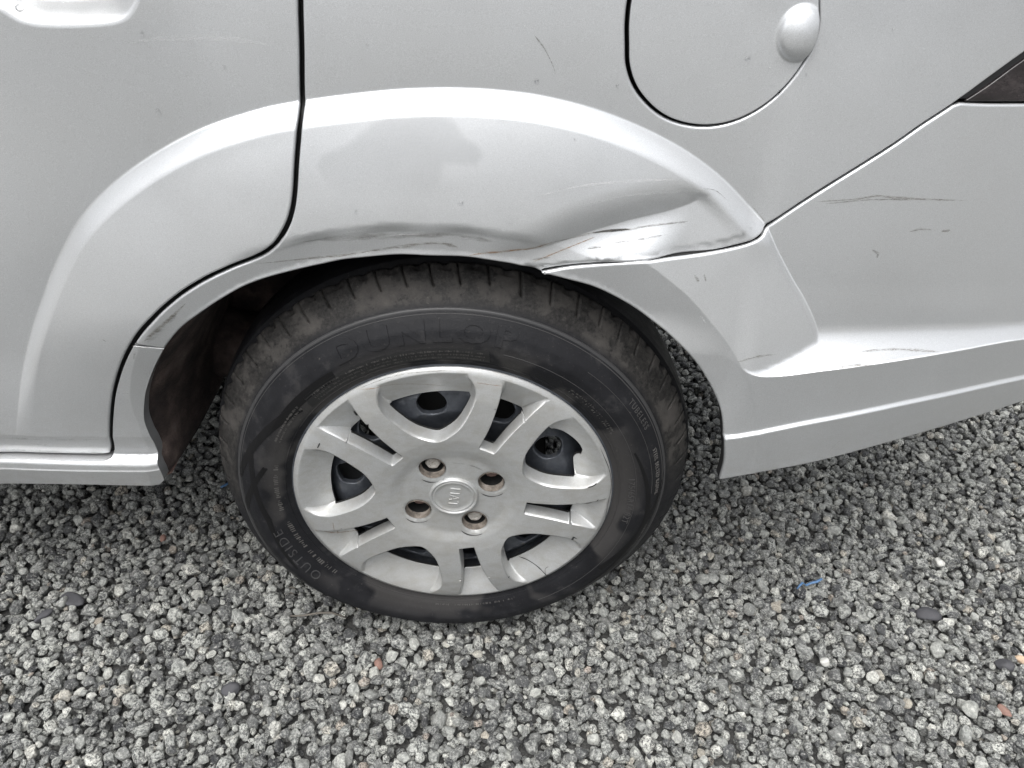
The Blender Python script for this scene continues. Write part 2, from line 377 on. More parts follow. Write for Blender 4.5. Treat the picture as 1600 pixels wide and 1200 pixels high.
    Y = np.where(lf, Y + .22 * np.clip(zd + .030 - z, 0, .030), Y)
    Y = np.where(lf, Y - .011 * S((zd + .001 - z) / .0115) , Y)
    Y = np.where(lf, Y - .0009 * S((zs + .0015 - z) / .002) + .22 * np.maximum(zs - z, 0), Y)
    return Y
def HN(x, z, f, e=.0008):
    n_ = len(x); h = f(np.r_[x + e, x - e * .5, x - e * .5], np.r_[z, z + e * .866, z - e * .866])
    h0, h1, h2 = h[:n_], h[n_:2 * n_], h[2 * n_:]
    hx = (h0 - (h1 + h2) / 2) / (1.5 * e); hz = (h1 - h2) / (1.732 * e)
    n = np.c_[hx, -np.ones(len(hx)), hz]; return n / np.linalg.norm(n, axis=1)[:, None]

def rows(P, offs, closed=False):
    n = outward(P, closed); return [(P + n * o, closed) for o in offs]
sgn = 1 if inside((C1 + outward(C1, False) * .01)[60:61], FLARE)[0] else -1
def seg_(a): return spline(a, .005)
GUIDES = rows(C1, [sgn * q for q in (-.0022, -.0007, .0004, .0012, .0020, .003, .0042, .0058, .008, .0105, .013, .0155, .0178, .0195, .022)])
def near_(P, Q): return Q[((P[:, None] - Q[None]) ** 2).sum(2).argmin(1)]
NL = near_(C1, LIP)
for tcv, sel in ((.84, C1[:, 0] < .27), (.70, C1[:, 0] > .24)):
    cr = (C1 + (NL - C1) * tcv)[sel]
    for _ in range(12): cr[1:-1] = .25 * cr[:-2] + .5 * cr[1:-1] + .25 * cr[2:]
    # move every point onto the crease itself
    for _ in range(6):
        a_, b_ = dist(cr, C1), dist(cr, LIP); dd_ = (tcv * (a_ + b_) - a_); v_ = near_(cr, LIP) - cr; cr = cr + v_ / (np.linalg.norm(v_, axis=1)[:, None] + 1e-9) * dd_[:, None] * .7
    cr = cr[::2] if len(cr) > 40 else cr
    GUIDES += rows(cr, (-.003, -.001, .001, .003))
for cv, offs in ((c2, (.004, 0, -.003, -.006, -.010, -.015, -.021)), (c3, (.006, .003, .0012, 0, -.0012, -.003, -.006)), (c4, (.004, .0022, .0010, 0, -.001, -.002, -.0035))):
    q_ = cv[cv[:, 0] > .2] if cv is not c4 else cv; GUIDES += [(q_ + [0, o], False) for o in offs]
GUIDES += rows(VAL[VAL[:, 0] > .0], (-.004, -.0012, 0, .0012, .004, .008))
q_ = seg_(DBL); GUIDES += [(q_ + [0, o], False) for o in (.033, .030, .027, .003, .001, -.0015, -.004, -.0065, -.009, -.0115, -.014, -.0165, -.019)]
q_ = seg_(SLL); GUIDES += [(q_ + [0, o], False) for o in (.003, .0015, .0007, 0, -.0007, -.002, -.004)]
GUIDES += rows(HREC, (-.021, -.017, -.013, -.009, -.005, -.002, .001, .004), True)
GUIDES += rows(HREC, (.021, .017, .013, .009, .005), True)
def panel(name, outline, holes, f, mats, parent, grid=.0035, r=.002, flange=.014, hole_r=None, hole_flange=None, seg=4, hole_slot=1, guides=()):
    V = []; N = []; Fc = []; SL = []; loops = []
    for k, lp in enumerate([outline] + list(holes)):
        P = np.asarray(lp); P = P[np.linalg.norm(P - np.roll(P, -1, 0), axis=1) > 1e-5]
        if (area(P) < 0) == (k == 0): P = P[::-1]           # outline ccw, holes cw: outward = right of travel
        rad = r if k == 0 else (hole_r or r); fl = flange if k == 0 else (hole_flange or flange)
        e = outward(P); I = P - e * rad
        loops.append(I); base_i = len(V); n = len(P)
        y = f(I[:, 0], I[:, 1]); nn = HN(I[:, 0], I[:, 1], f)
        e3 = np.c_[e[:, 0], np.zeros(n), e[:, 1]]
        p0 = np.c_[I[:, 0], y, I[:, 1]]
        rings = [(p0, nn)]
        for j in range(1, seg + 1):
            a = math.pi / 2 * j / seg
            rings.append((p0 + rad * math.sin(a) * e3 - rad * (1 - math.cos(a)) * nn, math.cos(a) * nn + math.sin(a) * e3))
        rings.append((rings[-1][0] + np.array([0, min(.0015, fl * .3), 0]), e3)); rings.append((rings[-1][0] + np.array([0, fl, 0]), e3))
        for j, (pp, qq) in enumerate(rings):
            V.extend(pp); N.extend(qq)
            if j:
                o1, o2 = base_i + (j - 1) * n, base_i + j * n
                for i in range(n):
                    i2 = (i + 1) % n; Fc.append((o1 + i, o1 + i2, o2 + i2, o2 + i)[::-1]); SL.append((1 if k == 0 else hole_slot) if j == len(rings) - 1 else 0)
        loops[-1] = (I, base_i)
    O = loops[0][0]
    gx = np.arange(O[:, 0].min(), O[:, 0].max(), grid); gz = np.arange(O[:, 1].min(), O[:, 1].max(), grid)
    G = np.array(np.meshgrid(gx, gz)).reshape(2, -1).T; G = G + rng.uniform(-.1, .1, G.shape) * grid
    keep = inside(G, O)
    for I, _ in loops[1:]: keep &= ~inside(G, I)
    G = G[keep]; near = np.full(len(G), 1e9)
    for I, _ in loops: near = np.minimum(near, dist(G, I, True))
    G = G[near > grid * .55]
    gp = []; ge = []
    for gq, cl in guides:
        k_ = inside(gq, O)
        for I, _ in loops[1:]:
            if k_.any(): k_ &= ~inside(gq, I)
        for I, _ in loops:
            if k_.any(): k_[k_] &= dist(gq[k_], I, True) > grid * .22
        ids = np.full(len(gq), -1)
        for i in np.where(k_)[0]: ids[i] = len(gp); gp.append(gq[i])
        m_ = len(gq)
        for i in range(m_ if cl else m_ - 1):
            a_, b__ = ids[i], ids[(i + 1) % m_]
            if a_ >= 0 and b__ >= 0 and np.linalg.norm(gp[a_] - gp[b__]) < .012: ge.append((a_, b__))
    if gp:
        gp = np.array(gp); near = np.full(len(G), 9.)
        kd = KDTree(len(gp))
        for i, q in enumerate(gp): kd.insert((q[0], q[1], 0), i)
        kd.balance(); near = np.array([kd.find((q[0], q[1], 0))[2] for q in G]); G = G[near > grid * .62]
    pts = []; idx = []; edges = []
    for I, b in loops:
        s = len(pts); n = len(I); pts += [Vector(q) for q in I]; idx += [b + i for i in range(n)]; edges += [(s + i, s + (i + 1) % n) for i in range(n)]
    s = len(V); pts += [Vector(q) for q in G]; idx += [s + i for i in range(len(G))]
    if len(gp):
        s2 = len(pts); pts += [Vector(q) for q in gp]; edges += [(s2 + a_, s2 + b__) for a_, b__ in ge]; G = np.vstack([G, gp]); idx += [s + i for i in range(len(G) - len(gp), len(G))]
    V.extend(np.c_[G[:, 0], f(G[:, 0], G[:, 1]), G[:, 1]]); N.extend(HN(G[:, 0], G[:, 1], f))
    vo, eo, fo, ov, oe, of = delaunay_2d_cdt(pts, edges, [], 0, 1e-7, True)
    vo = np.array([tuple(q) for q in vo]); mp = [(idx[o[0]] if len(o) else -1) for o in ov]
    nw = [i for i, q in enumerate(mp) if q < 0]
    if nw:
        Q = vo[nw]; b0 = len(V); V.extend(np.c_[Q[:, 0], f(Q[:, 0], Q[:, 1]), Q[:, 1]]); N.extend(HN(Q[:, 0], Q[:, 1], f))
        for i, q in enumerate(nw): mp[q] = b0 + i
    T = np.array([t for t in fo if len(t) == 3]); cen = vo[T].mean(1)
    ok = inside(cen, O)
    for I, _ in loops[1:]: ok &= ~inside(cen, I)
    for t in T[ok]:
        q = tuple(mp[i] for i in t)
        if -1 in q: continue
        Fc.append(q); SL.append(0)
    # face winding: outboard side towards -Y
    VV = np.array(V)
    out = []
    nf = len(Fc) - int(ok.sum())
    for i, q in enumerate(Fc):
        a, b, c = VV[q[0]], VV[q[1]], VV[q[2]]; fn = np.cross(b - a, c - a)
        out.append(q if fn @ (N[q[0]] + N[q[1]] + N[q[2]]) >= 0 else q[::-1])
    return mesh_obj(name, V, out, mats, parent, normals=N, slots=SL)

# ------------------------------------------------------------ the car
car = tag(empty('car'), 'silver car, its rear left corner, with dented wheel arch and scuffed bumper, on grey gravel', 'car')
GAPD = spline(onto([(470,-330),(469,-160),(469,0),(471,80),(472,150),(468,190),(463,250),(459,310),(452,343),(440,368),(424,388),(400,402),(360,418),(320,437),(280,462),(245,492),(215,525),(193,565),(179,610),(174,650),(173,680),(176,700),(173,711),(162,715),(60,714),(0,713),(-400,711)], H), .003)
gL = shift(GAPD, .0021); gR = shift(GAPD, -.0021)
if gL[5, 0] > gR[5, 0]: gL, gR = gR, gL           # gL = door side
xl = GAPD[-1, 0]
TOP = .90
door = np.vstack([[[xl, TOP], [gL[0, 0], TOP]], gL])
rear_door = panel('rear_door', door, [], H, ['silver_paint', 'gap_black'], car, r=.0022, guides=GUIDES)
# arch opening edge, split between the panels
opL = spline(onto([(257,750),(252,738),(247,712),(240,690),(232,675),(226,658),(225,640),(228,613),(240,577),(256,545)], H), .003)
opT = spline(onto([(256,545),(283,513),(317,487),(350,465),(383,447),(433,430),(500,414),(540,406),(590,401),(640,399),(700,401),(750,405),(800,413),(848,425)], H), .003)
SPX = [(846,424),(900,416),(960,411),(1040,403),(1100,395),(1150,385),(1177,377),(1192,366),(1199,352),(1250,319),(1300,287),(1350,256),(1400,224),(1440,196),(1480,170),(1505,153),(1550,120),(1600,84),(1700,12),(1900,-130)]
SEAM = spline(onto(SPX, Hb), .003); SEAMQ = spline(onto(SPX, H), .003)
sUp = shift(SEAMQ, -.0011); sDn = shift(SEAM, .0011)
if shift(SEAM, .01)[3, 1] > SEAM[3, 1]: sUp = shift(SEAMQ, .0011); sDn = shift(SEAM, -.0011)
# where the strip below the door starts
jd = onto([(206, 537)], H)[0]; k = int(np.argmin(np.linalg.norm(gR - jd, axis=1)))
quarter = np.vstack([gR[:k + 1], opT, sUp, [[sUp[-1, 0] + .002, TOP], [gR[0, 0], TOP]]])
FLAP = spline(onto([(983,70),(984,100),(993,130),(1010,155),(1035,177),(1065,190),(1100,195),(1135,191),(1170,178),(1205,155),(1235,125),(1258,92),(1272,62),(1279,30),(1279,-10),(1270,-50),(1245,-92),(1200,-125),(1140,-140),(1080,-130),(1030,-98),(1000,-50),(987,0),(983,35)], H), .003, True)
eF = outward(FLAP) * (1 if area(FLAP) > 0 else -1)
KN = onto([(1249, 52)], H)[0]
def HF(x, z):
    d = np.hypot((x - KN[0]) / .0205, (z - KN[1]) / .0235)
    return H(x, z) - .0005 - .0095 * np.clip(1 - d ** 2, 0, 1) ** .8 * S((1.0 - d) * 4)
KT = np.linspace(0, 2 * math.pi, 60, endpoint=False)
flap_w = .0008 + .0024 * (np.clip((FLAP[:, 0].mean() - FLAP[:, 0]) / .07, -1, 1) * .5 + .5)[:, None]
quarter_panel = panel('quarter_panel', quarter, [FLAP + eF * flap_w], H, ['silver_paint', 'gap_black'], car, r=.0022, hole_r=.0026, guides=GUIDES)
quarter_panel['label'] = 'dented silver rear wing with wheel arch flare'
fuel_flap = panel('fuel_flap', FLAP - eF * .0002, [], HF, ['silver_paint', 'gap_black'], car, r=.0012, grid=.003, guides=[(KN + q * np.c_[.0205 * np.cos(KT), .0235 * np.sin(KT)], True) for q in (.3, .5, .65, .75, .85, .93, 1.0, 1.06)])
fuel_flap['label'] = 'round silver fuel flap with a finger bulge'
BOT = spline(onto([(250,757),(120,757),(0,756),(-400,753)], H), .003)
sill = np.vstack([gR[k + 1:], BOT[::-1], opL])
sill_trim = panel('side_sill', sill, [], H, ['silver_paint', 'silver_paint'], car, r=.0006, flange=.016, guides=GUIDES)
opR = spline(onto([(848,428),(880,436),(930,450),(980,475),(1020,503),(1050,528),(1084,563),(1112,607),(1126,643),(1131,686),(1131,722),(1124,750)], Hb), .003)
BB = spline(onto([(1124,750),(1187,739),(1291,718),(1394,690),(1497,660),(1600,627),(1750,575),(1950,500)], H), .003)
LAMP = spline(onto([(1497,161),(1540,163),(1600,163),(1700,162),(1950,160)], H), .003)
kb = int(np.argmin(np.linalg.norm(sDn - LAMP[0], axis=1)))
bump_o = np.vstack([opR, BB[1:], LAMP[::-1][:-1], sDn[:kb][::-1]])
rear_bumper = panel('rear_bumper', bump_o, [], Hb, ['silver_paint', 'gap_black'], car, r=.0026, flange=.012, guides=GUIDES)
rear_bumper['label'] = 'silver rear bumper corner with long scratches'
# tail lamp
lu = shift(SEAM, 0)[kb:]; lamp_o = np.vstack([LAMP + [0, .0022], [[lu[-1, 0], LAMP[-1, 1] + .002]], lu[::-1]])
lamp = panel('tail_light', shift(SEAM, 0)[kb:] if False else lamp_o, [], lambda x, z: H(x, z) + .005, ['black_plastic', 'gap_black'], car, r=.001, grid=.006)
li_o = onto([(1508,160),(1560,160),(1640,160),(1900,158),(1900,-100),(1700,30),(1600,96),(1545,136)], H)
panel('lens', spline(li_o, .004, True), [], lambda x, z: H(x, z) + .002, ['lamp_lens', 'gap_black'], lamp, r=.0015, grid=.005)
# door handle above the recess
def tube(name, pts, rad, mat, parent, n=10, flat=1.0):
    V = []; F = []; pts = [np.array(p, float) for p in pts]
    for i, p in enumerate(pts):
        t = pts[min(i + 1, len(pts) - 1)] - pts[max(i - 1, 0)]; t /= np.linalg.norm(t)
        a = np.cross(t, [0, 0, 1]); a = a / np.linalg.norm(a) if np.linalg.norm(a) > .1 else np.array([1., 0, 0]); b = np.cross(t, a)
        rd = rad[i] if hasattr(rad, '__len__') else rad
        for k in range(n):
            w = 2 * math.pi * k / n; V.append(p + rd * (math.cos(w) * a + flat * math.sin(w) * b))
    for i in range(len(pts) - 1):
        for k in range(n): F.append((i * n + k, i * n + (k + 1) % n, (i + 1) * n + (k + 1) % n, (i + 1) * n + k))
    F.append(tuple(range(n))[::-1]); F.append(tuple((len(pts) - 1) * n + k for k in range(n)))
    return mesh_obj(name, V, F, mat, parent)
hz = float(onto([(80, -85)], H)[0][1])
tube('door_handle', [(-.40 + .018 * i, -.012 - .016 * math.sin(math.pi * i / 10), hz) for i in range(11)], [.009] * 11, 'silver_paint', rear_door, 14, 1.5)

def backing_strip(name, P, w, dep):
    P = P[::3]; e = outward(P, False); V = []; n_ = len(P)
    for sgn_ in (-1, 1):
        q = P + e * w * sgn_; V += [(a, b, c) for a, b, c in zip(q[:, 0], H(P[:, 0], P[:, 1]) + dep, q[:, 1])]
    mesh_obj(name, V, [(i, i + 1, n_ + i + 1, n_ + i) for i in range(n_ - 1)], 'gap_black', car)
backing_strip('gap_backing', GAPD, .008, .0130)  # added black strip behind the door gap, painting its depth dark
# wheel arch liner: swept inwards from the opening edge, ends above the gravel behind the wheel
ARC = np.vstack([opL, opT[1:], opR[:int(len(opR) * .30)]])
ARC = ARC[::2]
V = []; F = []; n = len(ARC); ce_ = np.array([0, GZ]); ys = [.004, .03, .08, .15, .22, .26]
for j, yy in enumerate(ys):
    for i, q in enumerate(ARC):
        d = q - ce_; rr_ = np.linalg.norm(d); want = .335
        s = rr_ + (.003 if j < 1 else (want - rr_) * min(1, (yy) / .10)) if q[1] > GZ - .02 else rr_ + .004
        V.append((ce_[0] + d[0] / rr_ * s, yy + H(ARC[i:i+1, 0], ARC[i:i+1, 1])[0] + .012, ce_[1] + d[1] / rr_ * s))
for j in range(len(ys) - 1):
    for i in range(n - 1): F.append((j * n + i, j * n + i + 1, (j + 1) * n + i + 1, (j + 1) * n + i))
liner = mesh_obj('wheel_arch_liner', V, F, 'arch_liner', car)
liner.modifiers.new('thick', 'SOLIDIFY').thickness = .003
# inner wall of the arch, beam, floor and sill inside, boot floor: the dark under the car
def box(name, lo, hi, mat, parent):
    (x0, y0, z0), (x1, y1, z1) = lo, hi
    V = [(x0,y0,z0),(x1,y0,z0),(x1,y1,z0),(x0,y1,z0),(x0,y0,z1),(x1,y0,z1),(x1,y1,z1),(x0,y1,z1)]
    o = mesh_obj(name, V, [(0,3,2,1),(4,5,6,7),(0,1,5,4),(1,2,6,5),(2,3,7,6),(3,0,4,7)], mat, parent, smooth=False)
    b = o.modifiers.new('bev', 'BEVEL'); b.width = .008; b.segments = 2; return o
box('floor_pan', (-1.6, .10, GZ + .00), (-.36, 1.45, GZ + .06), 'arch_liner', car)
box('boot_floor', (-.36, .27, GZ + .12), (.45, .95, GZ + .18), 'arch_liner', car)
tube('rear_axle', [(-.0, .17, GZ), (-.02, .3, GZ + .01), (-.02, 1.2, GZ + .01)], .032, 'black_plastic', car, 16)
tube('trailing_arm', [(-.02, .22, GZ), (-.20, .24, GZ + .03), (-.36, .24, GZ + .06)], [.035, .042, .05], 'arch_liner', car, 14)
mesh_obj('inner_wing', [(-.36, .275, GZ + .02), (.33, .275, GZ + .14), (.33, .275, GZ + .56), (-.36, .275, GZ + .56)], [(0, 1, 2, 3)], 'arch_liner', car, smooth=False)
ue = [unproj([(262, 748)], .06)[0], unproj([(300, 690)], .15)[0]]
# plain inner skin that closes the upper body behind the panels
mesh_obj('inner_skin', [(-.95, .13, GZ + .30), (.75, .26, GZ + .30), (.75, .26, TOP), (-.95, .13, TOP), (-.95, .13, GZ + .05), (-.36, .13, GZ + .05), (-.36, .13, GZ + .30)],
         [(0, 1, 2, 3), (4, 5, 6, 0)], 'gap_black', car, smooth=False)
# upper body above the picture: leaning side glass between its frame, roof, boot deck
NT('dark_glass').set(Base_Color=(.012, .014, .014), Roughness=.08)
def slab(name, V, F, mat):
    o = mesh_obj(name, V, F, mat, car, smooth=False); m = o.modifiers.new('t', 'SOLIDIFY'); m.thickness = .02; m.offset = -1; b = o.modifiers.new('b', 'BEVEL'); b.width = .006; b.segments = 3
yb = float(H(np.array([-.1]), np.array([.89]))[0])
slab('side_window', [(-1.5, yb + .03, .885), (.28, yb + .03, .885), (-.02, yb + .20, 1.24), (-1.5, yb + .20, 1.24)], [(0, 1, 2, 3)], 'dark_glass')
slab('window_frame', [(-1.5, yb + .20, 1.24), (-.02, yb + .20, 1.24), (.28, yb + .03, .885), (.40, yb + .03, .885), (.05, yb + .22, 1.29), (-1.5, yb + .22, 1.29)], [(0, 1, 4, 5), (1, 2, 3, 4)], 'silver_paint')
slab('roof', [(-1.5, yb + .22, 1.29), (.05, yb + .22, 1.29), (.05, 1.33, 1.29), (-1.5, 1.33, 1.29)], [(0, 1, 2, 3)], 'silver_paint')
slab('boot_lid', [(.40, yb + .03, .885), (.70, yb + .10, .885), (.70, 1.42, .885), (.40, 1.50, .885)], [(0, 1, 2, 3)], 'silver_paint')
slab('rear_window', [(.05, yb + .22, 1.29), (.40, yb + .03, .885), (.40, 1.50, .885), (.05, 1.33, 1.29)], [(0, 1, 2, 3)], 'dark_glass')
# torn rusty edge of the sill's inner flange
A_ = [ground_at(px, py, GZ + zz) for px, py, zz in ((262, 742, -.005), (272, 722, -.0), (280, 702, .005), (288, 684, .01))]
fl_ = [a + d for a in A_ for d in (np.array([-.004, 0, 0]), np.array([.004, .003, .002]))]
o = mesh_obj('sill_flange', fl_, [(0, 1, 3, 2), (2, 3, 5, 4), (4, 5, 7, 6)], 'rust_edge', car, smooth=False); o.modifiers.new('t', 'SOLIDIFY').thickness = .002

# ------------------------------------------------------------ the wheel
wheel = empty('wheel', (0, 0, GZ), car)
def lathe(name, prof, mat, parent, angles=None, n=256, disp=None):
    th = np.linspace(0, 2 * math.pi, n, endpoint=False) if angles is None else np.array(angles)
    prof = np.array(prof); m = len(prof); V = np.zeros((len(th), m, 3))
    Y = np.broadcast_to(prof[:, 0], (len(th), m)).copy(); R_ = np.broadcast_to(prof[:, 1], (len(th), m)).copy(); T = np.broadcast_to(th[:, None], (len(th), m)).copy()
    if disp is not None: Y, R_, T = disp(Y, R_, T)
    V[..., 0] = R_ * np.cos(T); V[..., 2] = R_ * np.sin(T); V[..., 1] = Y
    F = []; L = len(th)
    for i in range(L):
        a, b = i * m, ((i + 1) % L) * m
        for j in range(m - 1): F.append((a + j, a + j + 1, b + j + 1, b + j))
    return mesh_obj(name, V.reshape(-1, 3), F, mat, parent)
# sidewall control curve: (y, r)
key = np.array([(.018,.176),(.010,.182),(.004,.187),(.0025,.192),(-.002,.200),(-.005,.210),(-.005,.222),(-.001,.233),(.0065,.243),(.0135,.2495),(.0165,.2520),(.0172,.2535),(.0185,.2545),(.0195,.2550),(.0215,.2580),(.0265,.2640),(.033,.2710),(.040,.2775),(.047,.2820),(.056,.2853),(.066,.2873)])
tk = np.r_[0, np.cumsum(np.linalg.norm(np.diff(key, axis=0), axis=1))]
tt = np.linspace(0, tk[-1], 104); side = np.c_[np.interp(tt, tk, key[:, 0]), np.interp(tt, tk, key[:, 1])]
for _ in range(2): side[1:-1] = .25 * side[:-2] + .5 * side[1:-1] + .25 * side[2:]
YC = .092
def grv(y):                       # circumferential tread grooves
    d = 0
    for c in (.072, .0925, .113): d = max(d, 1.0 if abs(y - c) < .0035 else 0)
    return d
crown = [(y, .2873 + .0012 * (1 - ((y - YC) / .026) ** 2) - .0065 * grv(y)) for y in (.0665,.0680,.0684,.0756,.0760,.0770,.0880,.0885,.0889,.0960,.0964,.0975,.1085,.1090,.1094,.1165,.1169,.118)]
back = [(2 * YC - y, r) for y, r in side[::-1]]
prof = [tuple(q) for q in side] + crown + back
NS = 58; angs = []
for k in range(NS):
    a = 2 * math.pi * k / NS
    angs += [a - .0044, a - .0030, a + .0030, a + .0044] + list(a + np.linspace(.014, 2 * math.pi / NS - .014, 7))
angs = np.array(angs); sipe = np.array([False, True, True, False] + [False] * 7 * 1 * 1 and ([False, True, True, False] + [False] * 7) * NS)
deep = np.array(([0, 1, 1, 0] + [0] * 7) * NS, float)
deep2 = np.array(([0, 0, 0, 0] + [0, 0, 1, 1, 0, 0, 0]) * NS, float)
angs = angs + .012 * np.sin(angs * 5) + .007 * np.sin(angs * 9 + 1)
jit = np.repeat(rng.uniform(.6, 1.15, NS), 11)
def load_bulge(r, th):
    # the wall bulges out and drops where the car's weight rests on it
    def bell(c, s_): return np.exp(-(np.angle(np.exp(1j * (np.asarray(th) - math.radians(c)))) / math.radians(s_)) ** 2)
    w = .0165 * bell(-148, 36) + .0075 * bell(-90, 36)
    return w * S((r - .205) / .034) * S((.296 - r) / .030), .003 * bell(-90, 40) * S((r - .225) / .025)
def tyre_disp(Y, R_, T):
    r0 = R_.copy(); y0 = Y.copy()
    zone = ((r0 > .2625) & (y0 < YC)) | ((r0 > .2625) & (y0 > YC))
    endz = (np.minimum(y0, 2 * YC - y0) < .0475) * np.clip((r0 - (.2655 + .010 * (1 - jit[:, None]))) / .004, 0, 1)
    d = deep[:, None] * zone * endz * .0052
    d = d + deep2[:, None] * (np.abs(np.minimum(y0, 2 * YC - y0) - .0455) < .0045 * jit[:, None]) * .0042
    R2 = R_ - d * .8; Y2 = Y + d * .55 * np.sign(YC - y0)
    T2 = T + (r0 - .274) * 1.1 * (r0 > .255) * np.sign(y0 - YC) * -1
    gv = np.minimum(y0, 2 * YC - y0); R2 = R2 - .0055 * ((gv > .0495) & (gv < .0555))
    # gentle squash where the tyre stands
    a = np.abs(np.angle(np.exp(1j * (T + math.pi / 2)))); sq = 0 * a
    R2 = np.minimum(R2, np.where(a < 1.0, (GZ - .001) / np.maximum(np.cos(a), .5), 9))
    Y2 = Y2 - .003 * sq * np.sign(YC - y0) * ((r0 > .21) & (r0 < .262))
    by, br = load_bulge(r0, T); Y2 = Y2 - by * np.sign(YC - y0); R2 = R2 - br * (r0 < .2865)
    return Y2, R2, T2
tyre = lathe('tyre', prof, 'rubber', wheel, angs, disp=tyre_disp)
tyre['label'] = 'black road tyre with dusty tread shoulder'
def side_y(r):
    m = side[:, 1].argsort(); return np.interp(r, side[m, 1], side[m, 0])
def side_pt(r, th, h=.0):
    e = .001; s = (side_y(r + e) - side_y(r - e)) / (2 * e); nl = math.hypot(1, s)
    by, br = load_bulge(r, th); y = side_y(r) - h / nl - float(by); r2 = r + h * s / nl - float(br)
    return (r2 * math.cos(th), y, r2 * math.sin(th))
def wall_patch(name, r_th, mat, h, parent=wheel, closed=True, res=.0025):
    """smooth raised patch on the sidewall, given as (r, angle) corners"""
    P = np.array([(a * .23, r) for r, a in r_th]); P = spline(P, res, True, corner=25)
    if area(P) < 0: P = P[::-1]
    G = np.array(np.meshgrid(np.arange(P[:, 0].min(), P[:, 0].max(), res), np.arange(P[:, 1].min(), P[:, 1].max(), res))).reshape(2, -1).T
    G = G[inside(G, P)]; G = G[dist(G, P, True) > res * .5]
    n = len(P); pts = np.vstack([P, G])
    vo, eo, fo, ov, _, _ = delaunay_2d_cdt([Vector(q) for q in pts], [(i, (i + 1) % n) for i in range(n)], [], 0, 1e-7, True)
    vo = np.array([tuple(q) for q in vo]); F = [f for f in fo if inside(vo[list(f)].mean(0)[None], P)[0]]
    V = [side_pt(q[1], q[0] / .23, h) for q in vo]; m = len(V)
    V += [side_pt(q[1], q[0] / .23, -.0005) for q in P]
    ids = {i: k for k, o in enumerate(ov) for i in o if i < n}
    F = [tuple(f)[::-1] for f in F] + [(ids[i], ids[(i + 1) % n], m + (i + 1) % n, m + i) for i in range(n) if i in ids and (i + 1) % n in ids]
    return mesh_obj(name, V, F, mat, parent, smooth=False)
def ring(name, r, w, h, mat, a0=0, a1=2 * math.pi, parent=wheel, n=300):
    V = []; F = []; c = a1 - a0 > 6.28
    for i in range(n if c else n + 1):
        th = a0 + (a1 - a0) * i / n
        V += [side_pt(r - w, th, -.0004), side_pt(r - w * .4, th, h), side_pt(r + w * .4, th, h), side_pt(r + w, th, -.0004)]
    L = len(V) // 4
    for i in range(L if c else L - 1):
        a, b = 4 * i, 4 * ((i + 1) % L)
        for j in range(3): F.append((a + j, a + j + 1, b + j + 1, b + j))
    return mesh_obj(name, V, F, mat, parent)
def rt(px, py, y=.004):
    q = unproj([(px, py)], y)[0] - [0, GZ]; return math.hypot(*q), math.atan2(q[1], q[0])
ring('sidewall_rib', .2492, .0017, .0011, 'rubber_rib')
ring('sidewall_line', .2460, .0004, .0003, 'rubber_letter')
ring('sidewall_line', .2140, .0004, .0003, 'rubber_letter', math.radians(-60), math.radians(75))
ring('sidewall_line', .1955, .0007, .0006, 'rubber')
# criss-cross smooth bands moulded in the wall, left and right
def band_(p0, p1, w0, w1):
    a, b = rt(*p0), rt(*p1); A = np.array([a[1] * .23, a[0]]); Bq = np.array([b[1] * .23, b[0]])
    if abs(A[0] - Bq[0]) > .7: Bq[0] += math.copysign(2 * math.pi * .23, A[0] - Bq[0])
    d = (Bq - A) / np.linalg.norm(Bq - A); nrm = np.array([-d[1], d[0]])
    q = [A - nrm * w0, A + nrm * w0, Bq + nrm * w1, Bq - nrm * w1]
    wall_patch('smooth_band', [(v[1], v[0] / .23) for v in q], 'rubber_smooth', .0003)
band_((374, 745), (470, 630), .0028, .006); band_((395, 690), (425, 800), .0028, .0032)
band_((385, 800), (418, 722), .0035, .0030); band_((425, 800), (470, 870), .003, .0012)
band_((1040, 745), (935, 880), .0016, .0045); band_((990, 700), (1010, 800), .0012, .0035)
band_((1010, 800), (920, 905), .0035, .0012)
wall_patch('smooth_band', [rt(450, 655), rt(530, 585), rt(520, 572), rt(440, 640)], 'rubber_smooth', .0002)
# the size and data panel at the right, OUTSIDE plate low left
def text_on_wall(txt, r, th0, size, h, mat, name='sidewall_lettering', flip=False, squash=1.0, spacing=1.05, offset=0.0, outline=False):
    cu = bpy.data.curves.new('t', 'FONT'); cu.body = txt; cu.size = size; cu.align_x = 'CENTER'; cu.align_y = 'CENTER'; cu.extrude = .0005; cu.space_character = spacing; cu.offset = offset; cu.resolution_u = 3
    to = bpy.data.objects.new('t', cu); COL.objects.link(to); bpy.context.view_layer.update()
    me = to.evaluated_get(bpy.context.evaluated_depsgraph_get()).to_mesh()
    import bmesh as bmh
    bm = bmh.new(); bm.from_mesh(me); bmh.ops.triangulate(bm, faces=bm.faces)
    for _ in range(5):
        le = [e for e in bm.edges if e.calc_length() > .0028]
        if not le: break
        bmh.ops.subdivide_edges(bm, edges=le, cuts=1); bmh.ops.triangulate(bm, faces=bm.faces)
    to.to_mesh_clear(); me = bpy.data.meshes.new('t'); bm.to_mesh(me); bm.free()
    V = []
    for v in me.vertices:
        u, w = v.co.x * squash, v.co.y
        rad = r + (w if not flip else -w); th = th0 - (u / r) * (1 if not flip else -1)
        V.append(side_pt(rad, th, h if v.co.z > 0 else -.0003))
    F = [tuple(p.vertices) for p in me.polygons]
    bpy.data.objects.remove(to); bpy.data.curves.remove(cu)
    return mesh_obj(name, V, F, mat, wheel, smooth=False)
text_on_wall('DUNLOP', .2310, math.radians(97), .027, .0010, 'rubber', squash=1.55, spacing=1.22, offset=.0009)
ro, to_ = rt(462, 871, -.013); text_on_wall('OUTSIDE', ro, to_, .0135, .0008, 'rubber_rib', squash=1.4, spacing=1.3, offset=-.0002)
